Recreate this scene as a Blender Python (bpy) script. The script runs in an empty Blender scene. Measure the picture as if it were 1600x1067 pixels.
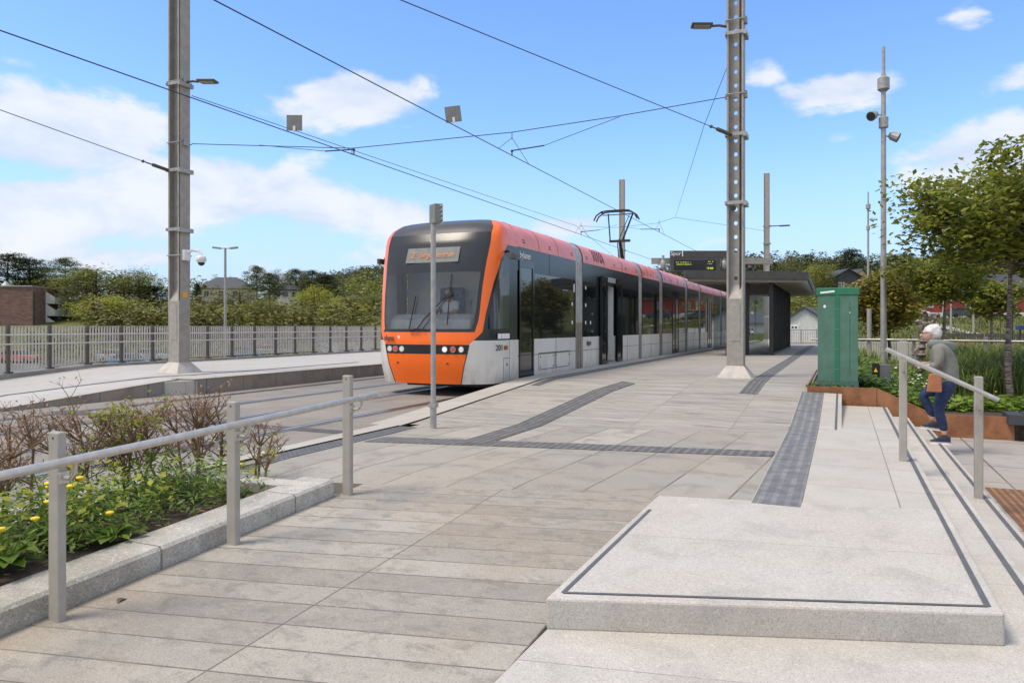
import bpy, math, random
import numpy as np
from mathutils import Vector, Matrix, Euler
R = math.radians
sc = bpy.context.scene
col = sc.collection
random.seed(7)
# world axes: X across the tracks (to the right), Y along the tracks (away), Z up; tracks at z = 0
A = R(24.13)
SA, CA = math.sin(A), math.cos(A)
F = 1150.0
H = 1.35
def C(px, y, z=0.0):
    """point at depth y (metres in front of the photographer) in the direction of column px"""
    x = (px - 800) / F * y
    return Vector((x * CA - y * SA, x * SA + y * CA, z))
def CX(x, y, z=0.0):
    return Vector((x * CA - y * SA, x * SA + y * CA, z))
def G(px, py, z=0.0):
    """point of the level z seen at a pixel"""
    y = (H - z) * F / (py - 510.0)
    return C(px, y, z)
def D(px, py, y):
    """point at depth y seen at a pixel"""
    return C(px, y, H - (py - 510.0) * y / F)

# ------------------------------------------------------------------ tagging
def tag(o, label=None, cat=None, group=None, kind=None):
    if label: o['label'] = label
    if cat: o['category'] = cat
    if group: o['group'] = group
    if kind: o['kind'] = kind
    return o
def thing(name, loc, label, cat, group=None, rz=0.0):
    o = bpy.data.objects.new(name, None); col.objects.link(o)
    o.empty_display_size = 0.2
    o.location = loc; o.rotation_euler = (0, 0, rz)
    return tag(o, label, cat, group)
def copy_tree(o, parent=None, label=None, loc=None, rz=None, scale=None, group=None):
    c = o.copy(); col.objects.link(c); c.parent = parent
    if parent is None:
        if label: c['label'] = label
        if group: c['group'] = group
        if loc is not None: c.location = loc
        if rz is not None: c.rotation_euler = (0, 0, rz)
        if scale is not None: c.scale = scale if hasattr(scale, '__len__') else (scale,) * 3
    for ch in [x for x in bpy.data.objects if x.parent == o]:
        copy_tree(ch, c)
    return c

# ------------------------------------------------------------------ mesh builder
class MB:
    def __init__(s):
        s.v = []; s.f = []; s.m = []
    def add(s, vs, fs, m=0):
        b = len(s.v); s.v += [tuple(p) for p in vs]
        for f in fs:
            s.f.append(tuple(i + b for i in f)); s.m.append(m)
        return s
    def box(s, x0, x1, y0, y1, z0, z1, m=0):
        if x0 > x1: x0, x1 = x1, x0
        if y0 > y1: y0, y1 = y1, y0
        if z0 > z1: z0, z1 = z1, z0
        vs = [(x0,y0,z0),(x1,y0,z0),(x1,y1,z0),(x0,y1,z0),(x0,y0,z1),(x1,y0,z1),(x1,y1,z1),(x0,y1,z1)]
        return s.add(vs, [(3,2,1,0),(4,5,6,7),(0,1,5,4),(1,2,6,5),(2,3,7,6),(3,0,4,7)], m)
    def obox(s, c, ax, ay, az, m=0):
        """box from centre and three half-axis vectors"""
        c = Vector(c); ax = Vector(ax); ay = Vector(ay); az = Vector(az)
        vs = [c + sx*ax + sy*ay + sz*az for sx, sy, sz in ((-1,-1,-1),(1,-1,-1),(1,1,-1),(-1,1,-1),(-1,-1,1),(1,-1,1),(1,1,1),(-1,1,1))]
        return s.add(vs, [(3,2,1,0),(4,5,6,7),(0,1,5,4),(1,2,6,5),(2,3,7,6),(3,0,4,7)], m)
    def bar(s, a, b, w, h, m=0, up=(0,0,1)):
        a = Vector(a); b = Vector(b); d = b - a
        if d.length < 1e-6: return s
        u = Vector(up); n = d.normalized()
        if abs(n.dot(u)) > .98: u = Vector((1,0,0))
        sd = n.cross(u).normalized(); uu = sd.cross(n).normalized()
        return s.obox((a+b)/2, d/2, sd*w/2, uu*h/2, m)
    def tube(s, pts, r, n=8, m=0, caps=True):
        pts = [Vector(p) for p in pts]; k = len(pts)
        rs = r if hasattr(r, '__len__') else [r]*k
        b = len(s.v)
        prev = None
        for i, p in enumerate(pts):
            t = (pts[min(i+1, k-1)] - pts[max(i-1, 0)])
            if t.length < 1e-9: t = Vector((0,0,1))
            t.normalize()
            if prev is None:
                u = Vector((0,0,1)) if abs(t.z) < .9 else Vector((1,0,0))
            else:
                u = prev
            sd = (u - t*u.dot(t))
            if sd.length < 1e-6: sd = t.orthogonal()
            sd.normalize(); prev = sd
            w = t.cross(sd)
            for j in range(n):
                a = 2*math.pi*j/n
                s.v.append(tuple(p + (sd*math.cos(a) + w*math.sin(a))*rs[i]))
        for i in range(k-1):
            for j in range(n):
                a0 = b+i*n+j; a1 = b+i*n+(j+1)%n
                s.f.append((a0, a1, a1+n, a0+n)); s.m.append(m)
        if caps:
            s.f.append(tuple(b+j for j in range(n))[::-1]); s.m.append(m)
            s.f.append(tuple(b+(k-1)*n+j for j in range(n))); s.m.append(m)
        return s
    def prism(s, poly, z0, z1, m=0, side=None):
        """poly: list of (x,y) counter-clockwise; z0/z1 numbers or lists"""
        n = len(poly); side = m if side is None else side
        Z0 = z0 if hasattr(z0,'__len__') else [z0]*n
        Z1 = z1 if hasattr(z1,'__len__') else [z1]*n
        vs = [(p[0],p[1],a) for p,a in zip(poly,Z0)] + [(p[0],p[1],a) for p,a in zip(poly,Z1)]
        b = len(s.v); s.v += vs
        s.f.append(tuple(b+i for i in range(n))[::-1]); s.m.append(side)
        s.f.append(tuple(b+n+i for i in range(n))); s.m.append(m)
        for i in range(n):
            j = (i+1)%n
            s.f.append((b+i,b+j,b+n+j,b+n+i)); s.m.append(side)
        return s
    def lathe(s, prof, c=(0,0,0), n=16, m=0):
        """profile of (r,z)"""
        b = len(s.v)
        for r, z in prof:
            for j in range(n):
                a = 2*math.pi*j/n
                s.v.append((c[0]+r*math.cos(a), c[1]+r*math.sin(a), c[2]+z))
        for i in range(len(prof)-1):
            for j in range(n):
                a0=b+i*n+j; a1=b+i*n+(j+1)%n
                s.f.append((a0,a1,a1+n,a0+n)); s.m.append(m)
        s.f.append(tuple(b+j for j in range(n))[::-1]); s.m.append(m)
        s.f.append(tuple(b+(len(prof)-1)*n+j for j in range(n))); s.m.append(m)
        return s
    def ball(s, c, r, m=0, n=12, k=8, sq=(1,1,1)):
        pr = []
        b = len(s.v)
        for i in range(k+1):
            t = math.pi*i/k
            for j in range(n):
                a = 2*math.pi*j/n
                s.v.append((c[0]+r*sq[0]*math.sin(t)*math.cos(a), c[1]+r*sq[1]*math.sin(t)*math.sin(a), c[2]-r*sq[2]*math.cos(t)))
        for i in range(k):
            for j in range(n):
                a0=b+i*n+j; a1=b+i*n+(j+1)%n
                s.f.append((a0,a1,a1+n,a0+n)); s.m.append(m)
        return s
    def build(s, name, mats, parent=None, loc=None, smooth=False, bev=0, seg=2):
        if not hasattr(mats, '__len__'): mats = [mats]
        off = Vector((0,0,0))
        if parent is not None:
            off = Vector(parent.get('_o', (0,0,0))) if '_o' in parent else org(parent)
        elif loc is not None:
            off = Vector(loc)
        me = bpy.data.meshes.new(name)
        me.from_pydata([(x-off.x, y-off.y, z-off.z) for x,y,z in s.v], [], s.f)
        for m in mats: me.materials.append(m)
        if len(mats) > 1: me.polygons.foreach_set('material_index', s.m)
        if smooth: me.polygons.foreach_set('use_smooth', [True]*len(s.f))
        me.validate(); me.update()
        o = bpy.data.objects.new(name, me); col.objects.link(o)
        if parent is not None: o.parent = parent
        elif loc is not None: o.location = loc
        if bev:
            b = o.modifiers.new('bevel', 'BEVEL'); b.width = bev; b.segments = seg; b.limit_method = 'ANGLE'; b.angle_limit = R(40)
        if smooth:
            es = o.modifiers.new('edges', 'EDGE_SPLIT'); es.split_angle = R(38)
        return o
def org(o):
    l = Vector(o.location)
    while o.parent is not None:
        o = o.parent; l = l + Vector(o.location)
    return l
def np_mesh(name, V, Fq, mats, idx=None, parent=None, loc=None, smooth=False):
    off = org(parent) if parent is not None else (Vector(loc) if loc is not None else Vector((0,0,0)))
    V = np.asarray(V, dtype=np.float32) - np.array(off, dtype=np.float32)
    Fq = np.asarray(Fq, dtype=np.int32); n, k = Fq.shape
    me = bpy.data.meshes.new(name)
    me.vertices.add(len(V)); me.vertices.foreach_set('co', V.ravel())
    me.loops.add(n*k); me.loops.foreach_set('vertex_index', Fq.ravel())
    me.polygons.add(n)
    me.polygons.foreach_set('loop_start', np.arange(0, n*k, k, dtype=np.int32))
    me.polygons.foreach_set('loop_total', np.full(n, k, dtype=np.int32))
    for m in (mats if hasattr(mats,'__len__') else [mats]): me.materials.append(m)
    if idx is not None: me.polygons.foreach_set('material_index', np.asarray(idx, dtype=np.int32))
    if smooth: me.polygons.foreach_set('use_smooth', np.ones(n, dtype=bool))
    me.update(calc_edges=True); me.validate()
    o = bpy.data.objects.new(name, me); col.objects.link(o)
    if parent is not None: o.parent = parent
    elif loc is not None: o.location = loc
    return o
def leaves(cen, size, rng, aspect=1.8, up=0.6, var=.35):
    """rhombic leaves round the given centres -> verts, quads"""
    n = len(cen)
    nr = rng.normal(size=(n,3)); nr /= np.linalg.norm(nr,axis=1)[:,None]
    nr[:,2] = np.abs(nr[:,2]); nr = nr*(1-up) + np.array([0,0,up]); nr /= np.linalg.norm(nr,axis=1)[:,None]
    d = rng.normal(size=(n,3)); d -= nr*(d*nr).sum(1)[:,None]; d /= np.linalg.norm(d,axis=1)[:,None]
    w = np.cross(nr, d)
    s = (size*(1-var+2*var*rng.random(n)))[:,None]
    L = d*s*.5; W = w*s*.5/aspect
    V = np.stack([cen-L, cen+W+L*.1, cen+L, cen-W+L*.1], axis=1).reshape(-1,3)
    Q = np.arange(4*n).reshape(n,4)
    return V, Q
def text(body, size, loc, rot, m, parent=None, name='lettering', ext=.003, bold=0.0, sx=1.0, align='CENTER', space=1.0):
    cu = bpy.data.curves.new(name, 'FONT'); cu.body = body; cu.size = size; cu.extrude = ext
    cu.offset = bold; cu.align_x = align; cu.align_y = 'CENTER'; cu.space_character = space
    to = bpy.data.objects.new(name, cu); col.objects.link(to)
    dg = bpy.context.evaluated_depsgraph_get()
    me = bpy.data.meshes.new_from_object(to.evaluated_get(dg))
    bpy.data.objects.remove(to)
    me.materials.clear(); me.materials.append(m)
    o = bpy.data.objects.new(name, me); col.objects.link(o)
    off = org(parent) if parent is not None else Vector((0,0,0))
    o.location = Vector(loc) - off; o.rotation_euler = rot; o.scale = (sx,1,1)
    if parent is not None: o.parent = parent
    return o
FRONT = (R(90),0,0); SIDE = (R(90),0,R(90))

# ------------------------------------------------------------------ materials
def NT(name):
    m = bpy.data.materials.new(name); m.use_nodes = True
    nt = m.node_tree; b = nt.nodes['Principled BSDF']
    return m, nt, b
def nd(nt, t, **k):
    n = nt.nodes.new(t)
    for a, v in k.items():
        if a.startswith('i_'):
            n.inputs[a[2:].replace('_',' ')].default_value = v
        else: setattr(n, a, v)
    return n
def math_n(nt, op, a, b=None, c=None, clamp=False):
    n = nt.nodes.new('ShaderNodeMath'); n.operation = op; n.use_clamp = clamp
    for i, x in enumerate((a, b, c)):
        if x is None: continue
        if hasattr(x, 'is_output'): nt.links.new(x, n.inputs[i])
        else: n.inputs[i].default_value = x
    return n.outputs[0]
def mixc(nt, fac, a, b, mode='MIX'):
    n = nt.nodes.new('ShaderNodeMix'); n.data_type = 'RGBA'; n.blend_type = mode; n.clamp_factor = True
    for s, x in ((n.inputs[0], fac), (n.inputs[6], a), (n.inputs[7], b)):
        if hasattr(x, 'is_output'): nt.links.new(x, s)
        elif hasattr(x, '__len__'): s.default_value = (*x, 1) if len(x) == 3 else x
        else: s.default_value = x
    return n.outputs[2]
def noise(nt, vec, scale, detail=3, rough=.55, dist=0):
    n = nd(nt, 'ShaderNodeTexNoise'); n.inputs['Scale'].default_value = scale
    n.inputs['Detail'].default_value = detail; n.inputs['Roughness'].default_value = rough
    n.inputs['Distortion'].default_value = dist
    nt.links.new(vec, n.inputs['Vector']); return n.outputs['Fac']
def ramp(nt, fac, lo, hi):
    n = nd(nt, 'ShaderNodeMapRange'); n.interpolation_type = 'SMOOTHSTEP'
    n.inputs['From Min'].default_value = lo; n.inputs['From Max'].default_value = hi
    nt.links.new(fac, n.inputs['Value']); return n.outputs[0]
def objco(nt, scale=(1,1,1), rot=(0,0,0), loc=(0,0,0)):
    t = nd(nt, 'ShaderNodeTexCoord'); mp = nd(nt, 'ShaderNodeMapping')
    mp.inputs['Scale'].default_value = scale; mp.inputs['Rotation'].default_value = rot; mp.inputs['Location'].default_value = loc
    nt.links.new(t.outputs['Object'], mp.inputs['Vector']); return mp.outputs[0]
def bump(nt, b, h, strength=.3, dist=.01):
    n = nd(nt, 'ShaderNodeBump'); n.inputs['Strength'].default_value = strength; n.inputs['Distance'].default_value = dist
    nt.links.new(h, n.inputs['Height']); nt.links.new(n.outputs[0], b.inputs['Normal'])
def mat(name, c, rough=.6, metal=0, var=.12, vs=6, spec=.5, bmp=0, coat=0):
    m, nt, b = NT(name)
    b.inputs['Roughness'].default_value = rough; b.inputs['Metallic'].default_value = metal
    b.inputs['Specular IOR Level'].default_value = spec
    if coat: b.inputs['Coat Weight'].default_value = coat; b.inputs['Coat Roughness'].default_value = .05
    v = objco(nt)
    f = noise(nt, v, vs, 4, .6)
    lo = tuple(x*(1-var) for x in c); hi = tuple(min(1, x*(1+var)) for x in c)
    nt.links.new(mixc(nt, ramp(nt, f, .3, .7), lo, hi), b.inputs['Base Color'])
    if bmp: bump(nt, b, noise(nt, v, vs*12, 3), bmp, .004)
    return m
def leafmat(name, c, c2, rough=.5, tr=.35):
    m, nt, b = NT(name)
    v = objco(nt); f = noise(nt, v, 1.3, 3)
    gi = nd(nt, 'ShaderNodeNewGeometry')
    f2 = math_n(nt, 'ADD', math_n(nt,'MULTIPLY', f, .9), math_n(nt,'MULTIPLY', gi.outputs['Random Per Island'], .6))
    cc = mixc(nt, ramp(nt, f2, .35, 1.1), c, c2)
    nt.links.new(cc, b.inputs['Base Color']); b.inputs['Roughness'].default_value = rough
    b.inputs['Specular IOR Level'].default_value = .25
    t = nd(nt, 'ShaderNodeBsdfTranslucent'); nt.links.new(cc, t.inputs['Color'])
    mx = nd(nt, 'ShaderNodeMixShader'); mx.inputs[0].default_value = tr
    nt.links.new(b.outputs[0], mx.inputs[1]); nt.links.new(t.outputs[0], mx.inputs[2])
    nt.links.new(mx.outputs[0], nt.nodes['Material Output'].inputs['Surface'])
    return m
def paving(name, base, bw, rh, rotz=0, off=(0,0), ofs=.0, mortar=.006, joint=(.10,.085,.07), stain=.5, bvar=.13, warm=(.36,.28,.2), warmf=.35, speck=.5, streak=(1,1), grain=130, mj=.6, skew=0.0, dk=.55):
    """granite planks: rows rh deep (local y) of stones bw long (local x)"""
    m, nt, b = NT(name)
    v = objco(nt, rot=(0,0,rotz), loc=(off[0], off[1], 0)); raw = objco(nt)
    if skew:
        sxyz = nd(nt,'ShaderNodeSeparateXYZ'); nt.links.new(v, sxyz.inputs[0]); cx = nd(nt,'ShaderNodeCombineXYZ')
        nt.links.new(sxyz.outputs[0], cx.inputs[0]); nt.links.new(math_n(nt,'SUBTRACT', sxyz.outputs[1], math_n(nt,'MULTIPLY', sxyz.outputs[0], skew)), cx.inputs[1]); v = cx.outputs[0]
    br = nd(nt, 'ShaderNodeTexBrick'); br.offset = ofs; br.offset_frequency = 2; br.squash = 1
    nt.links.new(v, br.inputs['Vector'])
    br.inputs['Scale'].default_value = 1; br.inputs['Brick Width'].default_value = bw; br.inputs['Row Height'].default_value = rh
    br.inputs['Mortar Size'].default_value = mortar; br.inputs['Mortar Smooth'].default_value = .1; br.inputs['Bias'].default_value = 0
    br.inputs['Color1'].default_value = (*[x*(1-bvar) for x in base],1)
    br.inputs['Color2'].default_value = (*[x*(1+bvar) for x in base],1)
    br.inputs['Mortar'].default_value = (*[x*mj+j*(1-mj) for x,j in zip(base,joint)],1)
    st = objco(nt, scale=(streak[0], streak[1], 1), rot=(0,0,rotz))
    big = noise(nt, raw, .55, 5, .6, .4)
    mid = noise(nt, st, 2.6, 6, .62, .6)
    fine = noise(nt, raw, grain, 2, .7)
    fine2 = noise(nt, raw, grain*.33, 3, .7)
    c = br.outputs['Color']
    c = mixc(nt, math_n(nt,'MULTIPLY', ramp(nt, big, .42, .62), warmf), c, warm)
    dark = math_n(nt,'MULTIPLY', ramp(nt, mid, .47, .68), stain)
    c = mixc(nt, dark, c, tuple(x*dk for x in base))
    lt = math_n(nt,'MULTIPLY', ramp(nt, mid, .45, .2), .35)
    c = mixc(nt, lt, c, tuple(min(1,x*1.35) for x in base))
    sp = math_n(nt,'MULTIPLY', ramp(nt, fine, .47, .66), speck)
    c = mixc(nt, sp, c, tuple(x*.35 for x in base))
    sp2 = math_n(nt,'MULTIPLY', ramp(nt, fine2, .46, .30), speck*.6)
    c = mixc(nt, sp2, c, tuple(min(1,x*1.5) for x in base))
    nt.links.new(c, b.inputs['Base Color'])
    nt.links.new(math_n(nt,'ADD', .62, math_n(nt,'MULTIPLY', mid, .25)), b.inputs['Roughness'])
    hh = math_n(nt,'SUBTRACT', math_n(nt,'MULTIPLY', fine2, .25), math_n(nt,'MULTIPLY', br.outputs['Fac'], 1.2))
    bump(nt, b, hh, .45, .006)
    return m
def glass(name, tint=(.75,.8,.8), rough=.02, trans=.6, dark=(.01,.012,.014)):
    """pane: reflects by Fresnel, lets light through"""
    m, nt, b = NT(name)
    b.inputs['Base Color'].default_value = (*dark,1); b.inputs['Roughness'].default_value = rough; b.inputs['Specular IOR Level'].default_value = .7
    t = nd(nt, 'ShaderNodeBsdfTransparent'); t.inputs['Color'].default_value = (*tint,1)
    lw = nd(nt, 'ShaderNodeFresnel'); lw.inputs['IOR'].default_value = 1.5
    gl = nd(nt, 'ShaderNodeBsdfGlossy'); gl.inputs['Roughness'].default_value = rough
    mx = nd(nt, 'ShaderNodeMixShader'); mx.inputs[0].default_value = 1-trans
    nt.links.new(t.outputs[0], mx.inputs[1]); nt.links.new(b.outputs[0], mx.inputs[2])
    m2 = nd(nt, 'ShaderNodeMixShader'); nt.links.new(lw.outputs[0], m2.inputs[0])
    nt.links.new(mx.outputs[0], m2.inputs[1]); nt.links.new(gl.outputs[0], m2.inputs[2])
    nt.links.new(m2.outputs[0], nt.nodes['Material Output'].inputs['Surface'])
    return m
def emit(name, c, s=1):
    m, nt, b = NT(name)
    b.inputs['Base Color'].default_value = (0,0,0,1); b.inputs['Emission Color'].default_value = (*c,1); b.inputs['Emission Strength'].default_value = s
    return m
M = {}
M['steel'] = mat('stainless_steel', (.42,.41,.39), .32, .9, .1, 9)
M['railtube'] = mat('brushed_tube', (.56,.53,.49), .42, .85, .1, 20)
M['galv'] = mat('grey_painted_steel', (.34,.315,.28), .5, .1, .12, 7, bmp=.05)
M['galvl'] = mat('galvanised_steel', (.36,.355,.345), .5, .3, .14, 9)
M['post'] = mat('post_paint', (.36,.335,.30), .55, .1, .07, 8)
M['dark'] = mat('dark_metal', (.045,.045,.045), .45, .3, .2, 8)
M['char'] = mat('charcoal_paint', (.085,.08,.072), .5, .1, .15, 5)
M['black'] = mat('black_gloss', (.012,.012,.013), .12, 0, .2, 3, spec=.6)
M['rubber'] = mat('black_rubber', (.015,.015,.015), .7)
def dirty(name, c, rough):
    m, nt, b = NT(name); v = objco(nt, scale=(1,1,.25)); v0 = objco(nt)
    f = noise(nt, v, 5, 6, .7, .3); g = noise(nt, v0, 1.1, 4); z = nd(nt,'ShaderNodeSeparateXYZ'); nt.links.new(v0, z.inputs[0])
    low = ramp(nt, z.outputs[2], 1.0, .1)
    d = math_n(nt,'MULTIPLY', ramp(nt, f, .42, .68), math_n(nt,'ADD', .12, math_n(nt,'MULTIPLY', low, .55)))
    base = mixc(nt, ramp(nt,g,.3,.7), tuple(x*.94 for x in c), tuple(x*1.04 for x in c))
    nt.links.new(mixc(nt, d, base, (.33,.28,.22)), b.inputs['Base Color']); b.inputs['Roughness'].default_value = rough
    b.inputs['Coat Weight'].default_value = .15; return m
M['orange'] = mat('orange_paint', (.95,.155,.008), .3, 0, .04, 2, coat=.2)
M['pink'] = mat('red_roof_paint', (.84,.26,.22), .5, 0, .08, 1.5, coat=.15)  # pinker than the red paint itself: sky reflection is put into the colour
M['white'] = dirty('tram_white', (.70,.68,.645), .3)
M['capgrey'] = mat('dark_cap', (.035,.036,.04), .3, 0, .1, 3, coat=.3)
M['fascia'] = mat('black_fascia', (.022,.026,.03), .2, 0, .1, 2, spec=.45)
M['bellow'] = mat('gangway_steel', (.44,.42,.39), .45, .2, .2, 8)
M['bellowb'] = mat('gangway_brown', (.16,.10,.06), .5, .1, .3, 8)
M['whitep'] = mat('white_paint', (.75,.75,.73), .5, 0, .05)
M['lettw'] = mat('white_lettering', (.8,.8,.8), .5, 0, .02)
M['lettk'] = mat('black_lettering', (.03,.03,.03), .5, 0, .02)
M['green'] = mat('cabinet_green', (.075,.17,.125), .5, 0, .12, 5, bmp=.05)
M['green2'] = mat('cabinet_trim_green', (.02,.16,.085), .4, 0, .08, 5)
M['intgrey'] = mat('interior_grey', (.8,.8,.78), .7, 0, .05)
M['seatb'] = mat('blue_cloth', (.05,.09,.2), .9, 0, .6, 20)
M['bark'] = mat('bark', (.10,.075,.055), .9, 0, .4, 14, bmp=.4)
M['twig'] = mat('twig_bark', (.19,.12,.07), .85, 0, .3, 20)
M['soil'] = mat('soil', (.05,.035,.025), .95, 0, .5, 12, bmp=.6)
M['concrete'] = mat('concrete', (.30,.28,.255), .85, 0, .22, 2.2, bmp=.2)
M['tileroof'] = mat('slate_roof', (.045,.05,.06), .6, 0, .2, 4)
def cherrybark():
    m, nt, b = NT('banded_bark'); v = objco(nt, scale=(1,1,9)); f = noise(nt, v, 5, 4)
    nt.links.new(mixc(nt, ramp(nt,f,.42,.6), (.07,.045,.04), (.34,.28,.24)), b.inputs['Base Color']); b.inputs['Roughness'].default_value=.7
    return m
M['cherry'] = cherrybark()
def corten():
    m, nt, b = NT('corten_steel'); v = objco(nt); f = noise(nt, v, 2.2, 8, .7, .5); g = noise(nt, v, 30, 4)
    c = mixc(nt, ramp(nt,f,.3,.7), (.17,.065,.025), (.34,.155,.07)); c = mixc(nt, math_n(nt,'MULTIPLY',ramp(nt,g,.5,.75),.35), c, (.09,.035,.018))
    nt.links.new(c, b.inputs['Base Color']); b.inputs['Roughness'].default_value=.75; bump(nt,b,g,.2,.003); return m
M['corten'] = corten()
# ================================================================== camera, sun, sky
cam = bpy.data.cameras.new('camera'); co = bpy.data.objects.new('camera', cam); col.objects.link(co)
co.location = (0,0,H); co.rotation_euler = (R(90),0,A)
cam.sensor_width = 36; cam.lens = F/1600*36; cam.shift_y = -23.5/1600; cam.clip_end = 6000; cam.clip_start = .05
sc.camera = co
SUN_EL = 60; SUN_AZ = 226       # degrees clockwise from +Y
sd = Vector((math.sin(R(SUN_AZ))*math.cos(R(SUN_EL)), math.cos(R(SUN_AZ))*math.cos(R(SUN_EL)), math.sin(R(SUN_EL))))
sl = bpy.data.lights.new('sun','SUN'); sl.energy = 2.9; sl.angle = R(20); sl.color = (1,.88,.74)
so = bpy.data.objects.new('sun', sl); col.objects.link(so); so.rotation_euler = sd.to_track_quat('Z','Y').to_euler(); so.location = (0,0,40)
w = bpy.data.worlds.new('World'); sc.world = w; w.use_nodes = True
nt = w.node_tree; bg = nt.nodes['Background']
sky = nd(nt,'ShaderNodeTexSky'); sky.sky_type='NISHITA'; sky.sun_disc=False
sky.sun_elevation=R(SUN_EL); sky.sun_rotation=R(SUN_AZ); sky.air_density=1.0; sky.dust_density=.6; sky.ozone_density=1.6
SKY_S = .10
EXPO = .25
KK = SKY_S*2**EXPO
def DL(r,g,b):
    f=lambda c:((c/255+.055)/1.055)**2.4/KK
    return (f(r),f(g),f(b))
bg.inputs['Strength'].default_value = SKY_S
tc = nd(nt,'ShaderNodeTexCoord'); sep = nd(nt,'ShaderNodeSeparateXYZ'); nt.links.new(tc.outputs['Generated'], sep.inputs[0])
az = math_n(nt,'ARCTAN2', sep.outputs[0], sep.outputs[1]); el = math_n(nt,'ARCSINE', sep.outputs[2])
def cloudat(px, py, wx, wy):
    a0 = math.atan((px-800)/F) - A
    e0 = math.atan((510-py)/F*math.cos(math.atan((px-800)/F)))
    dx = math_n(nt,'DIVIDE', math_n(nt,'SUBTRACT', az, a0), wx/F)
    dy = math_n(nt,'DIVIDE', math_n(nt,'SUBTRACT', el, e0), wy/F)
    r2 = math_n(nt,'ADD', math_n(nt,'MULTIPLY',dx,dx), math_n(nt,'MULTIPLY',dy,dy))
    return math_n(nt,'SUBTRACT', 1.0, math_n(nt,'MULTIPLY', math_n(nt,'SQRT', r2), .5))
mask = None
for (px,py,wx,wy,k) in [(70,205,135,56,1.08),(170,205,75,40,.95),(330,300,200,50,1.08),(90,330,200,50,.95),(520,335,150,36,.9),(565,150,88,36,1.1),(460,178,90,30,.72),(640,200,70,14,.62),
        (590,330,120,40,.85),(890,352,95,24,.8),(1310,140,100,24,.95),(1200,125,60,24,.6),(1560,245,110,48,1.05),(1320,218,70,16,.5),(1590,130,60,20,.7),(1500,25,50,16,.6),(700,400,400,30,.6),(20,95,50,16,.6),(100,400,400,40,.7)]:
    c1 = cloudat(px,py,wx,wy)
    c1 = math_n(nt,'MULTIPLY', c1, k)
    mask = c1 if mask is None else math_n(nt,'SMOOTH_MAX', mask, c1, .1)
away = math_n(nt,'MAXIMUM', ramp(nt, el, .5, .75), ramp(nt, math_n(nt,'ABSOLUTE', math_n(nt,'ADD', az, A)), .8, 1.2))  # cloud cover added outside the view to whiten and brighten the ambient light
mask = math_n(nt,'MAXIMUM', mask, math_n(nt,'MULTIPLY', away, .72))
mp = nd(nt,'ShaderNodeMapping'); mp.inputs['Scale'].default_value=(1,1,2.0); nt.links.new(tc.outputs['Generated'], mp.inputs[0])
n1 = noise(nt, mp.outputs[0], 8.5, 10, .55, .3)
n2 = noise(nt, mp.outputs[0], 19, 8, .6, .2)
dens = math_n(nt,'ADD', mask, math_n(nt,'MULTIPLY', math_n(nt,'SUBTRACT', n1, .5), 1.25))
dens = math_n(nt,'ADD', dens, math_n(nt,'MULTIPLY', math_n(nt,'SUBTRACT', n2, .5), .4))
cf = math_n(nt,'MULTIPLY', ramp(nt, dens, .40, .68), .9)
cc = mixc(nt, ramp(nt, n1, .35, .65), DL(216,228,248), DL(246,249,253))
# sky colour: the Nishita sky, a little more saturated
hs = nd(nt,'ShaderNodeHueSaturation'); hs.inputs['Saturation'].default_value=1.08; hs.inputs['Value'].default_value=1.95; hs.inputs['Hue'].default_value=.5
nt.links.new(sky.outputs[0], hs.inputs['Color'])
tint = mixc(nt, 1.0, hs.outputs[0], (.83,.95,1.14), 'MULTIPLY')
low = ramp(nt, el, .27, -.03)
tint = mixc(nt, math_n(nt,'MULTIPLY', low, .88), tint, DL(190,214,249))
final = mixc(nt, cf, tint, cc)
nt.links.new(final, bg.inputs['Color'])
sc.view_settings.view_transform='Standard'; sc.view_settings.look='None'; sc.view_settings.exposure=EXPO; sc.view_settings.gamma=1
try:
    sc.cycles.use_denoising = True; sc.cycles.max_bounces = 8; sc.cycles.transparent_max_bounces = 24
except Exception: pass
# ================================================================== ground, track, platforms
def zplat(v, u):
    u0 = 10.5 + 1.9*max(-1.0, min(0.0, v/5.9))
    if u < 5.85: return -.055*(5.85-u)
    return max(0.0, min(.3, (u-u0)*.06))
PAVE_X = paving('granite_planks', (.335,.31,.268), 1.25, .245, 0, (1.34+5,1.0), 0, .006, stain=.6, bvar=.2, warmf=.45, warm=(.36,.275,.19), joint=(.07,.05,.035), mj=.25, streak=(2.2,3.5), skew=.2)
PAVE_Y = paving('granite_short', (.355,.33,.285), .56, 2.6, R(4), (.1,.3), 0, .009, joint=(.06,.045,.03), mj=.2, stain=.7, warmf=.5, warm=(.36,.30,.23), bvar=.16, dk=.6)
PAVE_F = paving('granite_far', (.36,.335,.295), 1.25, .245, 0, (6.34,0), .0, .006, stain=.8, bvar=.14, warmf=.35, warm=(.37,.32,.26), joint=(.1,.08,.06), mj=.4, streak=(.6,4), skew=.2, dk=.5)
LIGHT = paving('light_granite', (.50,.475,.435), 40, 1.6, 0, (20,.694), 0, .004, stain=.6, skew=.2, mj=.4, dk=.72, bvar=.03, warmf=.35, warm=(.46,.40,.33), speck=.5, grain=125)
LIGHT2 = paving('light_landing', (.47,.445,.405), .68, 1.0, 0, (.28,.2), 0, .005, stain=.35, mj=.25, dk=.7, bvar=.05, warmf=.35, warm=(.44,.38,.31), speck=.5)
KERBM = paving('granite_kerb', (.50,.48,.44), 40, 1.22, 0, (20,.4), 0, .008, stain=.75, bvar=.06, warmf=.5, warm=(.17,.15,.09), speck=.75, grain=110, mj=.2)
KERBL = paving('pale_kerb', (.44,.415,.37), 40, 1.0, 0, (20,.4), 0, .004, stain=.2, bvar=.06, warmf=.3, speck=.3)
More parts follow.
